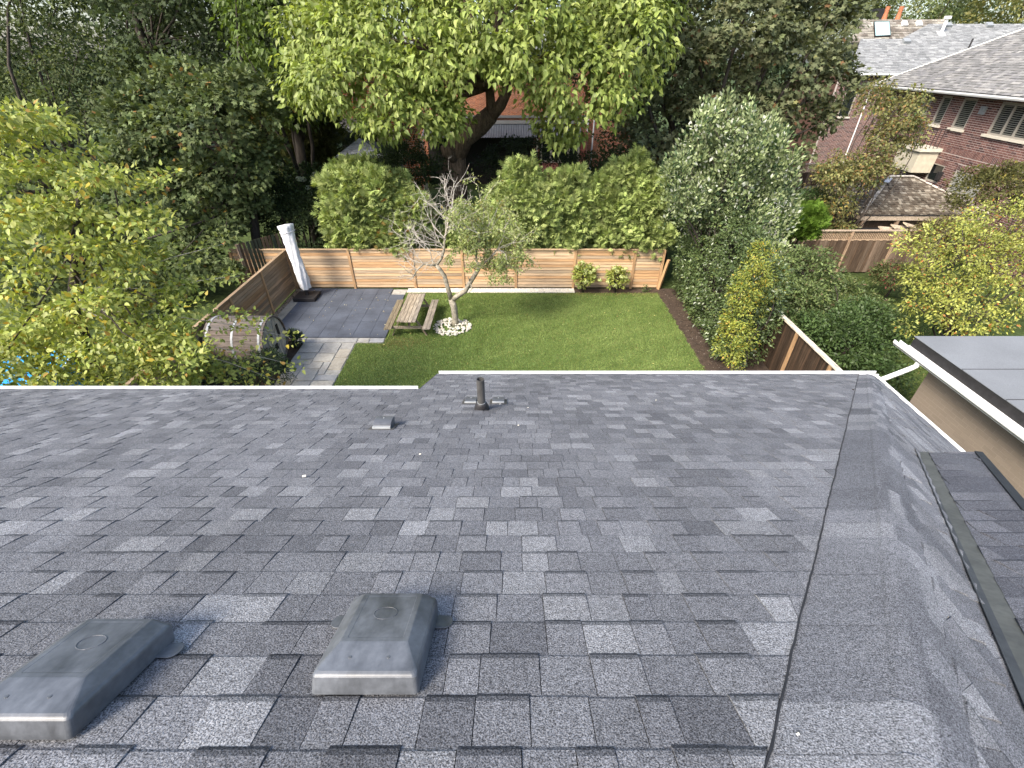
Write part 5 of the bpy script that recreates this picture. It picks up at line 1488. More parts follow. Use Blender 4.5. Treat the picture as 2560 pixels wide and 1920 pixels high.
qcat = tree("catalpa_tree", (W(1140, 480, YC)[0], YC, 0), "huge bright green tree with large heart shaped leaves and a thick leaning trunk", "tree", lob, 2300, 17, .52, .205, CAT, T_HEART, 21, keep=lambda p: not (1165 < proj(p)[0] < 1315 and 205 < proj(p)[1] < 420) and math.sin(1.5 * p[0] + .6) * math.sin(2.1 * p[2] + 1.1) + .5 * math.sin(3.1 * p[0] - 1.7 * p[2]) < .62,
            leafm='leaf', trunk=tk, tr=(.66, .60, .56), bark='bark', limbs=0, up=.75, out=.75, droop=.75, rnd=.42, flat=.75, shell=.22, top=-.75, n_ind=300, cl=.20)
b = MB()
K = [W(1136, 385, YC), W(1160, 340, YC), W(1200, 312, YC - .1), W(1228, 285, YC - .2)]
b.tube(K, [.55, .50, .43, .38], 12, rough=.06)
b.tube([W(1228, 288, YC - .2), W(1226, 250, YC - .2), W(1222, 210, YC - .1), W(1235, 160, YC)], [.26, .21, .18, .15], 9, rough=.06)
b.tube([W(1228, 288, YC - .2), W(1252, 262, YC - .2), W(1268, 228, YC - .2), W(1262, 190, YC), W(1290, 120, YC)], [.30, .26, .22, .19, .13], 9, rough=.06)
b.tube([W(1136, 395, YC - .3), W(1116, 378, YC - .55), W(1110, 364, YC - .6)], [.30, .26, .20], 9, rough=.08)
r_ = np.random.default_rng(3)
for l in lob[:13]:
    st = W(1225, 215, YC) if l[0][0] < 0 else W(1265, 195, YC)
    limb(b, st, l[0], .16, .03, r_, .1)
    limb(b, st, tuple(np.array(l[0]) + r_.normal(size=3) * .8), .10, .02, r_, .12)
b.build("limb", M['bark'], qcat, smooth=True)
# the tall upper crown above and behind, which shades the brick house
r_ = np.random.default_rng(77)
up_l = [((-2, 29, 14.5), (8, 5, 3.6)), ((4, 31, 15), (6.5, 5, 3.8)), ((-8, 30, 13.5), (5, 4.5, 3.6)), ((-1, 27, 17.5), (6.5, 5, 3.2)), ((2, 33, 19), (6.5, 5, 3.4)), ((-5, 33, 18), (6, 5, 3.6)), ((-10, 27, 17), (5, 5, 4))]
C_, N_ = clumps(up_l, 520, r_, .35, -2)
P_ = leaves_at(C_, N_, 16, 1.0, .42, r_, .75, .6, .6, .45, .7)
leaf_cloud("crown", T_HEART, P_[0], P_[1], P_[2], P_[3], colours(len(P_[0]), P_[4], len(C_), CAT, r_), M['leaf'], qcat)["kind"] = "stuff"
b = MB()
for l in up_l: limb(b, W(1240, 180, YC), l[0], .16, .04, r_, .08)
b.build("limb", M['bark'], qcat, smooth=True)
# second tree of the same kind at its left, shade put into darker leaf colours
lob = [(W(690, 60, 25), (2.2, 2, 2.0)), (W(660, 190, 25.5), (1.5, 1.5, 1.4)), (W(760, 170, 25.5), (1.5, 1.5, 1.5)), (W(640, -60, 26), (2.5, 2.5, 2.0)), (W(740, 280, 26), (1.1, 1.1, .8))]
tree("catalpa_tree", (W(720, 300, 26)[0], 26, 0), "darker large leaved tree tucked behind the left side of the big bright tree", "tree", lob, 420, 16, .55, .21, [(.085, .13, .022), (.11, .16, .028), (.07, .105, .018)], T_HEART, 22,
     tr=(.3, .2), bark='dark_bark', limbs=8, up=.7, out=.7, droop=.75, rnd=.42, shell=.18, top=-.75)

# --- near yellow-green tree at the left
LIN = [(.28, .325, .075), (.345, .375, .10), (.215, .27, .06), (.40, .40, .11), (.25, .31, .085)]
YL = 8.6
rl = np.random.default_rng(5)
lob = []
edge_ = ([200, 270, 330, 400, 480, 540, 600, 680, 760, 840, 960], [0, 150, 250, 335, 415, 440, 430, 520, 520, 530, 575])
for k in range(78):
    py = rl.uniform(285, 965)
    mx = np.interp(py, edge_[0], edge_[1])
    px = mx - 60 - abs(rl.normal(0, .42)) * (mx + 160)
    if px < -220: px = rl.uniform(-200, mx - 60)
    Yk = 9.3 - (py - 285) / 680 * 1.5 + rl.normal(0, .55)
    lob.append((W(px, py, Yk), (rl.uniform(.30, .62), rl.uniform(.35, .6), rl.uniform(.09, .17))))
lob += [(W(40, 880, 7.4), (.9, .6, .3)), (W(180, 900, 7.4), (.9, .6, .3)), (W(300, 880, 7.6), (.9, .6, .3)), (W(80, 800, 7.8), (.9, .7, .3)), (W(160, 950, 7.2), (.9, .6, .2)), (W(360, 940, 7.6), (.8, .6, .2)), (W(30, 950, 7.0), (.8, .6, .25)), (W(250, 820, 7.8), (.8, .6, .25))]
ex = []
for (a, c) in (((430, 850, 8.4), (735, 912, 8.9)), ((430, 790, 8.6), (722, 842, 9.1)), ((470, 760, 8.8), (650, 800, 9.2)), ((360, 480, 9.2), (420, 430, 9.4)), ((330, 560, 9.2), (425, 555, 9.5)), ((300, 690, 8.8), (560, 610, 9.6)), ((420, 720, 8.8), (600, 690, 9.5)), ((500, 900, 8.3), (600, 960, 8.3)), ((450, 870, 8.3), (690, 950, 8.6))):
    a, c = np.array(W(*a)), np.array(W(*c))
    for t in np.linspace(.05, 1, 9): ex.append(a + (c - a) * t + rng.normal(size=3) * .06)
ex = np.array(ex); exn = unit(np.tile([[.4, -.4, .8]], (len(ex), 1)))
ql = tree("linden_tree", (W(165, 760, YL)[0], YL, 0), "yellow green broadleaf tree close by at the left edge above the white gutter", "tree", lob, 1150, 15, .27, .105, LIN, T_OVATE, 31, extra=(ex, exn), trunk=[(W(165, 900, YL)[0], YL, 0), W(180, 760, YL), W(190, 640, YL), W(195, 480, YL + .2)], tr=(.11, .09, .07, .03),
          bark='dark_bark', limbs=16, up=.55, out=.55, droop=.35, rnd=.5, flat=.5, shell=.30, top=-.9, n_ind=300, odd=[(.42, .33, .04), (.36, .22, .05), (.16, .22, .05)], odd_p=.07)
b = MB()
for (a, c) in (((430, 850, 8.4), (735, 912, 8.9)), ((430, 790, 8.6), (722, 842, 9.1)), ((300, 690, 8.8), (560, 610, 9.6)), ((420, 720, 8.8), (600, 690, 9.5)), ((450, 870, 8.3), (690, 950, 8.6))):
    b.tube([W(*a), tuple((np.array(W(*a)) + np.array(W(*c))) / 2 + np.array([0, 0, .05])), W(*c)], [.012, .008, .004], 5)
    limb(b, W(190, 760, YL), W(*a), .02, .010, r_, .08)
b.build("limb", M['twig'], ql, smooth=True)

# --- dark oak left of the yard
OAK = [(.088, .118, .042), (.112, .14, .055), (.066, .092, .033), (.155, .18, .08), (.10, .13, .052)]
lob = [(W(500, 330, 20.5), (2.2, 1.8, 1.4)), (W(600, 260, 21.5), (1.6, 1.5, 1.3)), (W(560, 430, 20.5), (1.8, 1.5, 1.0)), (W(450, 480, 20), (1.6, 1.4, 1.0)), (W(540, 570, 20), (1.4, 1.2, .8)), (W(470, 640, 19), (1.3, 1.2, .7)), (W(380, 330, 21), (1.8, 1.6, 1.6)), (W(330, 480, 20), (1.5, 1.4, 1.3)),
       (W(640, 380, 21.5), (1.1, 1.1, .9)), (W(620, 500, 21), (1.0, 1.0, .8)), (W(420, 720, 18), (1.2, 1.0, .6)), (W(250, 600, 19), (1.6, 1.4, 1.2)), (W(560, 680, 18.6), (.8, .7, .5)), (W(330, 760, 17), (1.3, 1.2, .8)), (W(100, 700, 17), (1.8, 1.5, 1.3)), (W(460, 250, 22), (1.6, 1.5, 1.3))]
tree("oak_tree", (W(645, 660, 21)[0], 21, 0), "dark green small leaved oak leaning over the left fence", "tree", lob, 800, 34, .42, .175, OAK, T_OAK, 41, leafm='dull_leaf', trunk=[W(652, 690, 20.9), W(640, 590, 21), W(625, 470, 21.2), W(600, 330, 21.5)], tr=(.22, .20, .16, .08), limbs=30, up=.8, out=.7, rnd=.5, shell=.2,
     odd=[(.20, .20, .05), (.26, .14, .05), (.15, .19, .12)], odd_p=.03, cl=.22)
# --- tall trees further left
lob = [(W(120, 150, 30), (4.2, 3, 3.2)), (W(300, 120, 31), (3.4, 3, 3.2)), (W(30, 280, 29), (3.2, 3, 2.4)), (W(250, 260, 29), (3.2, 3, 2.4)), (W(150, -60, 31), (5, 4, 3.2)), (W(-150, 150, 30), (4, 4, 5)), (W(60, 420, 27), (3, 3, 2.2)), (W(-100, 480, 27), (3, 3, 3))]
tree("tall_tree", (W(150, 400, 30)[0], 30, 0), "tall olive green tree filling the top left corner", "tree", lob, 620, 46, .85, .21, [(.085, .11, .042), (.105, .13, .052), (.062, .085, .033), (.13, .15, .062)], T_OVAL, 42, leafm='dull_leaf', tr=(.4, .2), limbs=18, rnd=.6, cl=.22, shell=.25)
lob = [(W(450, 60, 29), (3.4, 3, 3)), (W(560, 150, 29), (2.4, 2.4, 2.4)), (W(420, 200, 28.5), (2.4, 2.4, 2)), (W(520, -70, 30), (4, 3.5, 3)), (W(330, -40, 30), (2.4, 2.4, 3)), (W(600, 20, 29.5), (1.8, 2, 2.4))]
tree("tall_tree", (W(450, 400, 29.5)[0], 29.5, 0), "tall dark tree with thin leaning stems behind the oak", "tree", lob, 420, 46, .75, .18, [(.062, .086, .038), (.08, .105, .048), (.05, .068, .03)], T_OAK, 43, leafm='dull_leaf', trunk=[(W(470, 420, 29)[0], 29, 0), W(440, 260, 29), W(345, 70, 28.5), W(325, -60, 28.5)], tr=(.30, .24, .18, .10), limbs=18, rnd=.6, cl=.2, shell=.25)
lob = [(W(770, 330, 28), (1.5, 1.4, 1.5)), (W(730, 390, 27.5), (1.5, 1.4, 1.3)), (W(800, 400, 27.5), (.9, 1, 1.0)), (W(700, 300, 28.5), (1.3, 1.3, 1.6)), (W(760, 240, 28.5), (1.0, 1, 1.2))]
tree("cypress_tree", (W(760, 420, 28)[0], 28, 0), "olive brown conifer standing left of the orange brick gable", "tree", lob, 330, 26, .5, .34, [(.075, .082, .026), (.095, .098, .032), (.058, .066, .022)], T_SPRAY, 44, leafm='dull_leaf', tr=(.25, .12), limbs=8, up=.2, out=.8, droop=-.3, rnd=.5)

# --- maple right of the big tree
MAP = [(.115, .135, .062), (.14, .155, .078), (.085, .105, .048), (.165, .165, .088), (.125, .145, .074)]
lob = [(W(1830, 90, 26.5), (3.4, 2.6, 2.0)), (W(1700, 150, 26), (2.0, 1.8, 1.1)), (W(1950, 170, 26.5), (2.6, 2.2, 1.5)), (W(1780, 260, 26), (1.8, 1.6, 1.0)), (W(2030, 80, 27.5), (2.2, 2.2, 2.2)), (W(1640, 240, 26.5), (1.2, 1.1, .6)), (W(1900, 280, 26), (1.8, 1.6, .9)), (W(2010, 300, 26.5), (1.4, 1.4, .9)),
       (W(1720, 350, 25.5), (1.1, 1.0, .65)), (W(1600, 330, 26), (1.0, .9, .6)), (W(1960, 390, 26), (1.1, 1.1, .8)), (W(1800, -50, 28), (4.5, 3.5, 2.6)), (W(2020, -40, 28.5), (2.4, 2.6, 2.4)), (W(1650, 20, 28), (2.4, 2.2, 1.8)), (W(1620, 400, 25), (.8, .8, .5)), (W(2080, 215, 27), (1.2, 1.2, 1.0))]
tree("maple_tree", (W(1790, 450, 27)[0], 27, 0), "dark dull green maple with lobed leaves right of the big bright tree", "tree", lob, 760, 30, .56, .245, MAP, T_MAPLE, 51, leafm='dull_leaf', tr=(.4, .22), limbs=26, up=.75, out=.7, droop=.5, rnd=.45, odd=[(.17, .10, .05), (.20, .20, .08), (.14, .075, .04)], odd_p=.03, cl=.18, shell=.16, top=-.5)
# dark wood behind it
lob = [(W(1620, 330, 33), (3.0, 2, 2.5)), (W(1560, 120, 33), (3, 2, 4)), (W(1750, 420, 31), (2.6, 2, 2)), (W(1560, 430, 31), (1.6, 2, 1.4)), (W(1850, 450, 30), (2.4, 2, 2))]
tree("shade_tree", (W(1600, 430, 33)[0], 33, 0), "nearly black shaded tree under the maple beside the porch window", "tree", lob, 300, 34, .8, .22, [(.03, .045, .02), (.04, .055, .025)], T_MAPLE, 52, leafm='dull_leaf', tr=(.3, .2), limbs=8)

# --- thuja screen along the back fence
TH_ = [(.25, .315, .10), (.31, .36, .125), (.19, .25, .075), (.37, .41, .16), (.26, .325, .105)]
def thuja(px, py, Y, w, dpt, label, seed, n, pal=TH_, size=.30, zlow=1.25, odd=None):
    top = W(px, py + 20, Y); x, zt_ = top[0], top[2]
    lob = []
    h = zt_ - zlow
    lob.append(((x, Y, zlow + h * .30), (w, dpt, h * .36)))
    lob.append(((x + .1, Y, zlow + h * .58), (w * .86, dpt * .85, h * .34)))
    lob.append(((x - .1, Y, zlow + h * .80), (w * .55, dpt * .6, h * .22)))
    r = np.random.default_rng(seed + 900)
    w *= 1.12
    for k in range(9):
        xx = r.uniform(-.85, .85)
        lob.append(((x + xx * w, Y - dpt * r.uniform(-.3, .5), zlow + h * (r.uniform(.80, 1.0) - .42 * abs(xx) ** 1.6)), (.24, .26, r.uniform(.35, .6))))
    for k in range(7):
        lob.append(((x + r.uniform(-.75, .75) * w, Y - dpt * r.uniform(.1, .6), zlow + h * r.uniform(.2, .8)), (w * .36, dpt * .5, h * .16)))
    return tree("cedar_tree", (x, Y, 0), label, "cedar", lob, int(n * 1.25), 22, .30, size, pal, T_SPRAY, seed, leafm='dull_leaf', tr=(.14, .06), limbs=5, up=.45, out=.9, droop=-.1, rnd=.4, flat=.9, shell=.12, top=-.8, group="cedar screen behind the back fence", odd=odd, odd_p=.05, cl=.28)
thuja(880, 392, 21.0, 1.55, 1.15, "cedar at the left end of the screen with its top below the small grey roof", 61, 360)
thuja(985, 435, 20.9, 1.35, 1.1, "rusty flecked cedar behind the left side of the bare tree", 62, 300, odd=[(.28, .14, .04), (.24, .17, .05)])
thuja(1165, 530, 21.2, 1.0, .9, "low cedar directly under the thick trunk", 63, 180)
thuja(1300, 398, 21.0, 1.45, 1.15, "cedar right of the thick trunk below the porch", 64, 340)
thuja(1425, 420, 21.0, 1.35, 1.1, "cedar in the screen just below the dark bay window", 65, 320)
thuja(1580, 376, 20.9, 1.65, 1.2, "tallest cedar, at the right end of the screen", 66, 400)

# dark shrubs behind and beside the screen
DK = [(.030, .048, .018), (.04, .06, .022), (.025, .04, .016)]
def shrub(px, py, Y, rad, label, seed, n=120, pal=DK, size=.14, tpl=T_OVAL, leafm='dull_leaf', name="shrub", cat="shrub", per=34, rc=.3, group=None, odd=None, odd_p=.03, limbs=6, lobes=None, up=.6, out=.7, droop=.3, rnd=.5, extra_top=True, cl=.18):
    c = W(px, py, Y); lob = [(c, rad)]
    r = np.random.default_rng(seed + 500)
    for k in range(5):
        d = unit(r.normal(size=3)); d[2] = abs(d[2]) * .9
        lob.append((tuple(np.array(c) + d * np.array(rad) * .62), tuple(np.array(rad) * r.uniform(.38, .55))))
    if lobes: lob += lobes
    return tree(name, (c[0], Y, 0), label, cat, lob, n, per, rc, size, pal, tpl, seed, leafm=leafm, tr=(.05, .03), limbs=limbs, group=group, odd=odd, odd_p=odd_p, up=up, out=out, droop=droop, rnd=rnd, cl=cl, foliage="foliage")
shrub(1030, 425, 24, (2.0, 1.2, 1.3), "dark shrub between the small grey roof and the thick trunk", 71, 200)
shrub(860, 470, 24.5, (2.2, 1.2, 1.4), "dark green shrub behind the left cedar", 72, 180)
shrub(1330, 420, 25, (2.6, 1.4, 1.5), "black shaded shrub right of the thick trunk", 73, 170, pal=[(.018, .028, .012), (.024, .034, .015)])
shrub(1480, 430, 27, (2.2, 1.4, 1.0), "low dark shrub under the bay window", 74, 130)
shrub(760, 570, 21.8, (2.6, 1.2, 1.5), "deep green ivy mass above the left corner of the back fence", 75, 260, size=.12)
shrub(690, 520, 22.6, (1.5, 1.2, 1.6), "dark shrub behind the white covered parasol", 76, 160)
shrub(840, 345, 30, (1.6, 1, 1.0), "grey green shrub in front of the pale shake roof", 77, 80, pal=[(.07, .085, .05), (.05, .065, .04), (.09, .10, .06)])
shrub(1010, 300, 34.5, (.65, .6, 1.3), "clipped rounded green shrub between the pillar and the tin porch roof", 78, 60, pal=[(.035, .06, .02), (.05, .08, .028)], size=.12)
FLP = [(.42, .44, .30), (.50, .50, .36), (.36, .40, .22)]
def petals(q, pts, rad, pal, seed, nm="flower_head"):
    r = np.random.default_rng(seed)
    for p in pts:
        n = 46; d = unit(r.normal(size=(n, 3))); pp = np.array(p) + d * rad * r.uniform(.85, 1.0, (n, 1)) * np.array([1, 1, .8])
        t = unit(np.cross(d, r.normal(size=(n, 3))))
        col = np.array(pal)[r.integers(0, len(pal), n)] * r.uniform(.8, 1.15, (n, 1))
        leaf_cloud(nm, T_SMALL, pp - t * rad * .25, t, d, np.full(n, rad * .75), col, M['flower'], q)
def hydrangea(px, py, Y, rad, label, seed, nfl, fr, pal, lpal, lsize=.12, n=60, group=None, fl=None):
    q = shrub(px, py, Y, rad, label, seed, n, pal=lpal, size=lsize, tpl=T_OVAL, leafm='leaf', name="hydrangea_bush", cat="hydrangea", per=16, rc=.16, group=group, up=.7, droop=.2)
    c = np.array(W(px, py, Y)); r = np.random.default_rng(seed + 1)
    pts = [W(*f) for f in fl] if fl else []
    while len(pts) < nfl:
        d = unit(r.normal(size=3)); 
        if d[1] > .3: continue
        pts.append(tuple(c + d * np.array(rad) * r.uniform(.9, 1.12)))
    petals(q, pts, fr, pal, seed + 2)
    return q
HL = [(.24, .29, .065), (.31, .34, .08), (.18, .235, .055), (.35, .35, .08)]
HF = [(.50, .55, .22), (.58, .60, .30), (.42, .50, .18)]
hydrangea(1462, 690, 19.25, (.50, .42, .56), "larger hydrangea with pale green flower heads against the back fence", 81, 17, .10, HF, HL, n=75, fl=[(1455, 655, 19.0), (1463, 684, 18.9), (1495, 668, 18.9), (1476, 681, 18.9), (1462, 706, 18.85), (1500, 700, 18.9), (1442, 668, 19), (1485, 676, 18.9)])
hydrangea(1542, 697, 19.3, (.44, .38, .46), "smaller hydrangea with pale flower heads right of the larger one", 82, 10, .10, HF, HL, n=60, fl=[(1536, 670, 19.0), (1564, 672, 19.0), (1543, 678, 18.95), (1554, 692, 18.9), (1520, 705, 18.9)])
hydrangea(735, 452, 24.5, (1.3, .9, .9), "white flowering hydrangea in the shade at the left corner", 83, 18, .15, [(.42, .46, .34), (.5, .52, .42)], [(.05, .085, .03), (.07, .11, .035)], .15, 110)
hydrangea(800, 465, 24, (.7, .6, .5), "small patch of white hydrangea flowers beside the left cedar", 84, 8, .14, [(.42, .46, .34), (.5, .52, .42)], [(.05, .085, .03), (.07, .11, .035)], .15, 50)
shrub(1613, 722, 19.35, (.14, .12, .16), "tiny green plant in the soil at the right end of the back fence", 85, 12, pal=[(.08, .12, .04), (.11, .15, .05)], size=.07, per=10, rc=.08, limbs=2)
shrub(734, 850, 14.4, (.30, .34, .40), "small dark boxwood between the barrel and the patio", 86, 70, pal=[(.022, .04, .02), (.03, .05, .024)], size=.06, per=26, rc=.12, limbs=3)
shrub(670, 925, 12.0, (.75, .7, .6), "dark boxwood under the barrel by the stone path", 87, 120, pal=[(.025, .042, .02), (.035, .055, .024)], size=.07, per=30, rc=.18, limbs=3)
shrub(560, 935, 12.2, (1.0, .8, .6), "low dark shrub under the yellow leaves near the barrel", 88, 110, pal=[(.025, .042, .02), (.035, .055, .024)], size=.08, per=28, rc=.2, limbs=3)

# --- glossy hedge along the right of the lawn and the silver leaved tree above it
GL = [(.06, .095, .03), (.08, .118, .04), (.11, .15, .054), (.045, .07, .023), (.15, .185, .075)]
lob = []
r = np.random.default_rng(91)
for k in range(30):
    y = 13.5 + 6.4 * k / 29
    x = 7.95 + .2 * k / 29 + r.uniform(-.15, .15)
    h = 2.9 + 1.3 * (y - 13.5) / 6.4 + r.uniform(-.2, .2)
    lob.append(((x - .12, y, h * .42), (.88 + r.uniform(-.1, .1), .75, h * .52)))
    lob.append(((x + .1, y, h * .8), (.75, .7, h * .35)))
tree("laurel_hedge", (8.1, 16.2, 0), "dark glossy leaved hedge along the right side of the lawn", "hedge", lob, 1250, 26, .24, .115, GL, T_OVAL, 92, leafm='gloss_leaf', tr=(.08, .05), limbs=10, up=.45, out=.9, droop=.2, rnd=.55, shell=.10, top=-.95, cl=.2, odd=[(.18, .20, .06)], odd_p=.02, foliage="foliage")
SV = [(.20, .25, .10), (.28, .33, .16), (.13, .17, .065), (.42, .46, .28), (.22, .27, .12)]
lob = [(W(1825, 440, 18.3), (1.0, 1.0, 1.2)), (W(1780, 480, 18), (1.2, 1.1, 1.1)), (W(1880, 440, 18.2), (1.1, 1.1, 1.3)), (W(1850, 540, 17.8), (1.2, 1.1, 1.0)), (W(1920, 540, 17.6), (.9, 1, 1.1)), (W(1745, 530, 18.2), (.7, .8, .8)), (W(1900, 370, 18.6), (.7, .8, 1.0)), (W(1760, 380, 18.4), (.55, .6, .9)), (W(1925, 640, 16.9), (.6, .7, .8))]
rl = np.random.default_rng(8)
for k in range(44):
    px = rl.uniform(1670, 1975); py = np.interp(px, [1670, 1740, 1820, 1900, 1975], [430, 320, 275, 320, 380]) + rl.uniform(-25, 200)
    lob.append((W(px, py, 17.4 + rl.uniform(-.8, .8)), (.17, .19, rl.uniform(.4, .8))))
tree("whitebeam_tree", (W(1830, 560, 18)[0], 18, 0), "silvery grey green upright tree rising out of the right hedge", "tree", lob, 760, 24, .27, .155, SV, T_OVAL, 93, leafm='dull_leaf', tr=(.14, .06), limbs=26, up=.1, out=.5, droop=-.85, rnd=.75, flat=1.2, shell=.22, top=-.8, cl=.26, odd=[(.55, .57, .48), (.05, .08, .035), (.06, .10, .04), (.07, .11, .05)], odd_p=.30)
YS = [(.25, .28, .05), (.32, .33, .06), (.18, .23, .045), (.36, .33, .06), (.13, .19, .04)]
lob = [(W(1825, 870, 12.0), (.42, .5, .38)), (W(1845, 790, 12.5), (.42, .5, .5)), (W(1880, 700, 13.2), (.5, .6, .6)), (W(1840, 905, 11.7), (.3, .35, .25)), (W(1915, 725, 13.6), (.4, .5, .45)), (W(1905, 645, 14.2), (.45, .5, .5)), (W(1935, 680, 14.2), (.3, .4, .4)), (W(1855, 740, 12.8), (.4, .45, .4)), (W(1835, 830, 12.3), (.4, .45, .4)), (W(1895, 760, 13.2), (.3, .4, .4)), (W(1870, 850, 12.4), (.28, .35, .3))]
tree("euonymus_shrub", (W(1860, 900, 13)[0], 13.3, 0), "yellow and green small leaved shrub at the near end of the right hedge", "shrub", lob, 300, 24, .2, .085, YS, T_OVAL, 94, tr=(.05, .03), limbs=10, up=.6, out=.7, rnd=.55, cl=.18, odd=[(.45, .28, .04), (.08, .12, .03), (.06, .1, .03)], odd_p=.14, foliage="foliage")

# --- shrubs and trees of the right neighbour
GR = [(.105, .15, .045), (.135, .18, .06), (.08, .125, .036), (.17, .205, .075), (.11, .14, .06)]
lob = [(W(2010, 690, 15.6), (1.2, 1.0, 1.0)), (W(2100, 760, 15.2), (1.1, 1.0, .8)), (W(1990, 770, 14.6), (.9, .9, .9)), (W(2190, 790, 14.6), (.7, .7, .5))]
tree("viburnum_shrub", (W(2050, 760, 15.4)[0], 15.4, 0), "big rounded green shrub between the dark fence and the old lattice fence", "shrub", lob, 430, 30, .28, .115, GR, T_OVAL, 101, tr=(.08, .05), limbs=14, cl=.2, odd=[(.20, .13, .08), (.2, .2, .08)], odd_p=.05, rnd=.55, foliage="foliage")
lob = [(W(2090, 850, 12.8), (1.1, 1.0, .8)), (W(2190, 860, 12.6), (.8, .8, .6)), (W(2010, 840, 13.2), (.6, .7, .8)), (W(2150, 800, 13.6), (1.0, .9, .6)), (W(2200, 930, 11.6), (.7, .7, .5))]
tree("dogwood_shrub", (W(2100, 880, 12.8)[0], 12.8, 0), "deep green narrow leaved shrub just behind the dark board fence", "shrub", lob, 330, 36, .28, .11, [(.055, .095, .028), (.075, .12, .036), (.042, .075, .022), (.095, .14, .045)], T_SMALL, 102, tr=(.06, .04), limbs=10, cl=.2, rnd=.6, foliage="foliage")
lob = [(W(2400, 620, 14.6), (1.8, 1.4, .8)), (W(2500, 560, 15), (1.2, 1.2, .8)), (W(2310, 690, 14.4), (.8, .8, .5)), (W(2450, 730, 13.4), (1.7, 1.2, .7)), (W(2560, 680, 13.6), (1.3, 1.2, 1.0)), (W(2330, 760, 13), (.8, .7, .4)), (W(2280, 620, 15), (.4, .4, .3)), (W(2640, 560, 14.5), (1, 1, 1)), (W(2420, 800, 12.6), (1.2, .9, .4)), (W(2270, 820, 12.2), (.3, .3, .2))]
tree("crabapple_tree", (W(2430, 780, 13.8)[0], 13.8, 0), "yellow leaved small tree above the flat roof at the right edge", "tree", lob, 560, 24, .30, .10, [(.31, .32, .06), (.38, .38, .075), (.25, .28, .055), (.28, .31, .08), (.36, .38, .12)], T_OVAL, 103, tr=(.12, .06), limbs=30, rnd=.6, cl=.22, odd=[(.40, .16, .04), (.10, .14, .035), (.09, .12, .03)], odd_p=.10, shell=.3, top=-.9)
lob = [(W(2150, 430, 23), (1.1, 1.1, 1.2)), (W(2230, 330, 23), (.9, .9, 1.3)), (W(2090, 520, 22.4), (.8, .7, .7)), (W(2190, 250, 23.6), (.7, .7, .9)), (W(2280, 260, 23), (.6, .7, .8)), (W(2080, 440, 23), (.9, .9, 1.0)), (W(2200, 420, 22.6), (.7, .7, .5)), (W(2105, 570, 22.3), (.6, .4, .4)), (W(2280, 340, 23), (.5, .6, .8))]
tree("young_maple_tree", (W(2100, 600, 22.9)[0], 22.9, 0), "thin brownish green young tree in front of the red brick house", "tree", lob, 430, 26, .34, .14, [(.16, .165, .055), (.20, .195, .072), (.125, .15, .046), (.235, .20, .085)], T_OVAL, 104, tr=(.11, .05), limbs=24, rnd=.55, droop=.6, cl=.2, odd=[(.28, .15, .06), (.30, .22, .06), (.06, .10, .03)], odd_p=.16, shell=.3)
shrub(2360, 590, 18.6, (1.2, .8, .65), "brownish bush in front of the shake roof", 105, 170, pal=[(.12, .105, .045), (.16, .135, .055), (.09, .09, .035), (.19, .15, .07)], size=.10, rc=.3, odd=[(.24, .16, .07)], odd_p=.1)
shrub(2490, 480, 20, (1.8, 1.3, 1.1), "olive brown bush below the red brick house at the right edge", 106, 190, pal=[(.085, .085, .028), (.11, .105, .034), (.065, .07, .024)], size=.12, odd=[(.22, .18, .04)], odd_p=.05)
shrub(2005, 560, 19.6, (.75, .7, .75), "fresh green round cedar bush behind the silver leaved tree", 107, 170, pal=[(.10, .175, .022), (.125, .20, .028), (.08, .145, .02)], size=.22, tpl=T_SPRAY, rc=.2, per=24, droop=-.6, up=.2, out=.9)
shrub(2030, 500, 23.6, (1.1, .6, .45), "clipped green hedge top in front of the far lattice fence", 108, 90, pal=[(.06, .10, .035), (.075, .12, .04)], size=.10)
shrub(1690, 530, 22.5, (1.0, .9, .8), "small green bush in the gap between the cedars and the silver leaved tree", 109, 80, pal=[(.08, .13, .03), (.10, .15, .04)], size=.12)
shrub(2240, 690, 18.5, (.9, .7, .5), "low mixed shrub at the foot of the lattice fence", 110, 80, pal=[(.07, .09, .03), (.12, .11, .045), (.09, .12, .04)], size=.11, odd=[(.2, .06, .05)], odd_p=.08)

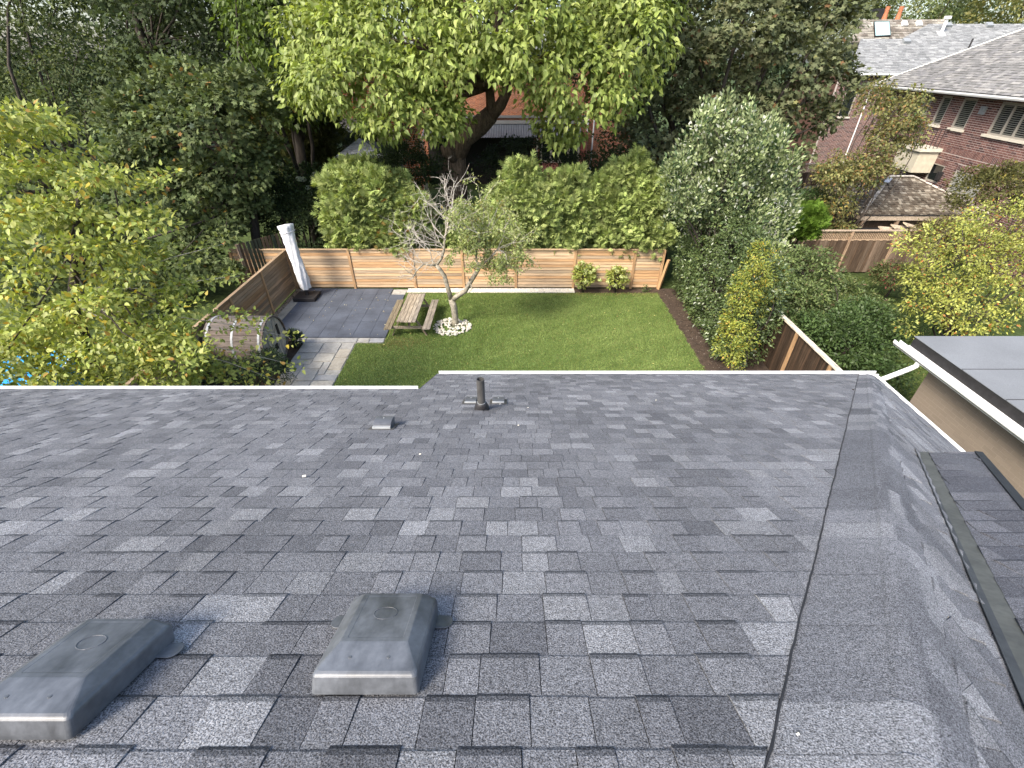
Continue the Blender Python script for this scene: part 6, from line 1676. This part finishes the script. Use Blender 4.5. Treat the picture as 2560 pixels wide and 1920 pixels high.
# --- far trees against the sky
FARP = [(.14, .17, .06), (.19, .21, .08), (.11, .14, .05), (.24, .24, .09)]
k = 0
for (px, py, Y, rx, rz, pal, lab) in ((2140, 30, 62, 4.5, 4, FARP, "pale yellow green tree against the sky behind the chimney pots"), (2290, 60, 70, 5.5, 3.6, FARP, "soft green tree on the skyline right of the chimney pots"), (2430, 30, 66, 5.5, 4.2, [(.10, .15, .05), (.14, .19, .07), (.18, .20, .08)], "green tree on the skyline above the long grey roof"), (2540, 40, 60, 5, 4.0, [(.19, .19, .06), (.24, .22, .07), (.14, .16, .05)], "yellowish tree on the skyline at the top right corner"),
      (1500, 40, 58, 9, 9, DK, "far dark tree behind the maple's left side"), (900, 60, 60, 10, 9, DK, "far dark tree behind the left of the big bright tree"), (400, 60, 56, 11, 10, DK, "far dark tree behind the oak"), (60, 60, 52, 10, 10, DK, "far dark tree behind the top left corner"), (1900, 60, 56, 6, 8, DK, "far dark tree behind the maple's right side"), (1200, 250, 62, 9, 6, DK, "far dark tree behind the orange brick house"), (-300, 100, 48, 9, 12, DK, "far dark tree beyond the left edge")):
    c = np.array(W(px, py, Y)); rr = np.random.default_rng(700 + k)
    lob = [(tuple(c), (rx, rx * .7, rz))] + [(tuple(c + rr.normal(size=3) * np.array([rx * .6, rx * .3, rz * .5])), (rx * .45, rx * .4, rz * .45)) for _ in range(6)]
    lob.append(((c[0], c[1], max(2.5, c[2] * .45)), (rx * .8, rx * .5, max(2.5, c[2] * .45))))
    tree("distant_tree", (c[0], Y, 0), lab, "tree", lob, 300 if pal is not DK else 420, 30, rx * .17, .35 if pal is not DK else .5, pal, T_OVAL, 720 + k, tr=(.4, .2), limbs=8, group="far trees behind the gardens", shell=.3 if pal is not DK else .2, rnd=.6, leafm='leaf' if pal is not DK else 'dull_leaf')
    k += 1

# ------------------------------------------------------------------ the small bare tree on the lawn
q = thing("apple_tree", (-2.29, 16.17, 0), "small half bare apple tree with bleached twigs on the lawn", "tree")
rt = np.random.default_rng(17)
YT = 16.17
tips = []
b = MB()
b.tube([(-2.26, YT, -.05), W(1139, 800, YT), W(1135, 770, YT), W(1129, 748, YT)], [.17, .135, .125, .13], 10, rough=.07)
b.build("trunk", M['pale_bark'], q, smooth=True)
b = MB()
A1 = [W(1129, 750, YT), W(1118, 715, YT), W(1111, 690, YT + .05), W(1100, 674, YT + .05), W(1091, 663, YT + .1)]
b.tube(A1, [.10, .085, .08, .072, .07], 9, rough=.08)
A2 = [W(1129, 752, YT), W(1146, 738, YT - .05), W(1163, 728, YT - .1), W(1176, 705, YT - .15), W(1190, 683, YT - .2), W(1200, 665, YT - .2)]
b.tube(A2, [.11, .10, .092, .085, .075, .07], 9, rough=.08)
Bs = [([W(1091, 663, YT + .1), W(1104, 645, YT + .15), W(1110, 625, YT + .2), W(1112, 595, YT + .25), W(1118, 570, YT + .3), W(1126, 530, YT + .3)], .055),
      ([W(1091, 663, YT + .1), W(1075, 663, YT), W(1059, 660, YT - .1), W(1043, 674, YT - .2), W(1035, 688, YT - .25)], .045),
      ([W(1091, 663, YT + .1), W(1080, 652, YT + .3), W(1076, 630, YT + .4)], .03),
      ([W(1200, 665, YT - .2), W(1191, 652, YT - .1), W(1190, 633, YT), W(1196, 612, YT + .1)], .045),
      ([W(1200, 665, YT - .2), W(1222, 648, YT - .3), W(1244, 622, YT - .4)], .04),
      ([W(1200, 665, YT - .2), W(1204, 655, YT + .1), W(1212, 640, YT + .3)], .03),
      ([W(1176, 705, YT - .15), W(1180, 722, YT - .3), W(1172, 732, YT - .4)], .03), ([W(1176, 706, YT - .15), W(1170, 692, YT - .3)], .025)]
for pts, r0 in Bs:
    b.tube(pts, list(np.linspace(r0, r0 * .55, len(pts))), 7, rough=.08)
b.build("limb", M['pale_bark'], q, smooth=True)
tw = MB(); leafpts = []
def twig(p, d, L, r0, depth, leafy):
    p = Vector(p); d = Vector(d).normalized(); segs = 5; pts = [p]; cur = p; dd = d
    for i in range(segs):
        dd = (dd + Vector(rt.normal(size=3)) * .17 + Vector((0, 0, .03))).normalized()
        cur = cur + dd * L / segs; pts.append(cur)
        if depth < 3 and rt.random() < (.62 if depth < 2 else .5):
            side = (dd + Vector(rt.normal(size=3)) * .8).normalized()
            twig(cur, side, L * rt.uniform(.35, .65), r0 * .6, depth + 1, leafy)
        if leafy and depth >= 1: leafpts.append(tuple(cur))
    tw.tube(pts, list(np.linspace(r0, r0 * .4, len(pts))), 4 if depth > 1 else 5, cap=False)
def start(pt, d, L, r0, leafy=False): twig(pt, d, L, r0, 0, leafy)
for (px, py, dx, dz, L) in ((1126, 530, -.1, 1, 1.5), (1124, 535, .5, .9, 1.3), (1118, 570, .7, .5, 1.1), (1112, 595, -.8, .6, 1.5), (1110, 620, -1, .25, 1.7), (1110, 612, -1, .45, 1.5), (1112, 590, .6, .7, 1.3), (1122, 550, -.5, .9, 1.5), (1118, 562, -.15, 1, 1.7), (1108, 630, -.95, .05, 1.5), (1076, 630, -.7, .7, 1.3), (1059, 660, -.6, .6, .9), (1035, 688, -.8, .1, .6), (1037, 686, -.3, -.4, .4), (1043, 674, -.8, .5, .8), (1126, 532, .15, 1, 1.2), (1113, 600, .2, 1, 1.3)):
    p = W(px, py, YT + .2)
    for k in range(1 if dz > .8 else 2): start(p, (dx * 1.25 + rt.normal() * .2, rt.normal() * .6, dz + rt.normal() * .15), L * .9, .015)
for (px, py, dx, dz, L) in ((1196, 612, .0, 1, 1.4), (1196, 612, .5, .8, 1.4), (1196, 615, -.5, .8, 1.2), (1190, 633, -.6, .5, 1.0), (1244, 622, .5, .7, 1.2), (1244, 622, .7, .1, 1.1), (1244, 625, .6, -.5, 1.2), (1222, 648, .8, -.4, 1.1), (1212, 640, .4, .7, 1.0), (1196, 612, .25, .9, 1.5), (1205, 655, .8, .2, 1.2)):
    p = W(px, py, YT)
    for k in range(2): start(p, (dx + rt.normal() * .15, rt.normal() * .5, dz + rt.normal() * .15), L, .014, True)
o = tw.build("twigs", M['twig'], q)
lp = np.array(leafpts); lp = lp[rt.random(len(lp)) < .8]
Cn = unit(np.tile([[0, -.3, .6]], (len(lp), 1)))
P = leaves_at(lp, Cn, 3, .12, .10, rt, .5, .3, .5, .7, .9)
col = colours(len(P[0]), P[4], len(lp), [(.27, .325, .11), (.32, .36, .14), (.20, .26, .085), (.38, .39, .18)], rt, .15, .15, [(.25, .2, .06)], .05)
leaf_cloud("crown", T_SMALL, P[0], P[1], P[2], P[3], col, M['leaf'], q)

# ------------------------------------------------------------------ fallen leaves
r = np.random.default_rng(55)
def litter(name, n, fx, fy, z, pal, size=.05):
    p = np.stack([fx(n), fy(n), np.full(n, z)], 1)
    d = unit(np.concatenate([r.normal(size=(n, 2)), np.zeros((n, 1))], 1)); nn = unit(np.array([[0, 0, 1.]]) + r.normal(size=(n, 3)) * .25)
    col = np.array(pal)[r.integers(0, len(pal), n)] * r.uniform(.7, 1.2, (n, 1))
    o = leaf_cloud(name, T_SMALL, p, d, nn, size * r.uniform(.6, 1.3, n), col, M['dull_leaf']); tag(o, kind='stuff')
LT = [(.45, .40, .25), (.35, .28, .12), (.5, .46, .32), (.28, .2, .1)]
litter("fallen_leaves", 60, lambda n: r.uniform(-9.2, -4.8, n), lambda n: r.uniform(15.2, 19.5, n), .075, LT, .055)
litter("fallen_leaves", 130, lambda n: r.uniform(-5.6, 6.5, n), lambda n: r.uniform(11, 19.1, n), .05, [(.45, .42, .15), (.5, .48, .25), (.4, .33, .12)], .06)
litter("fallen_leaves", 420, lambda n: r.uniform(6.6, 7.6, n), lambda n: r.uniform(12, 19.6, n), .03, [(.12, .085, .065), (.09, .065, .05), (.16, .12, .09), (.24, .2, .17)], .07)
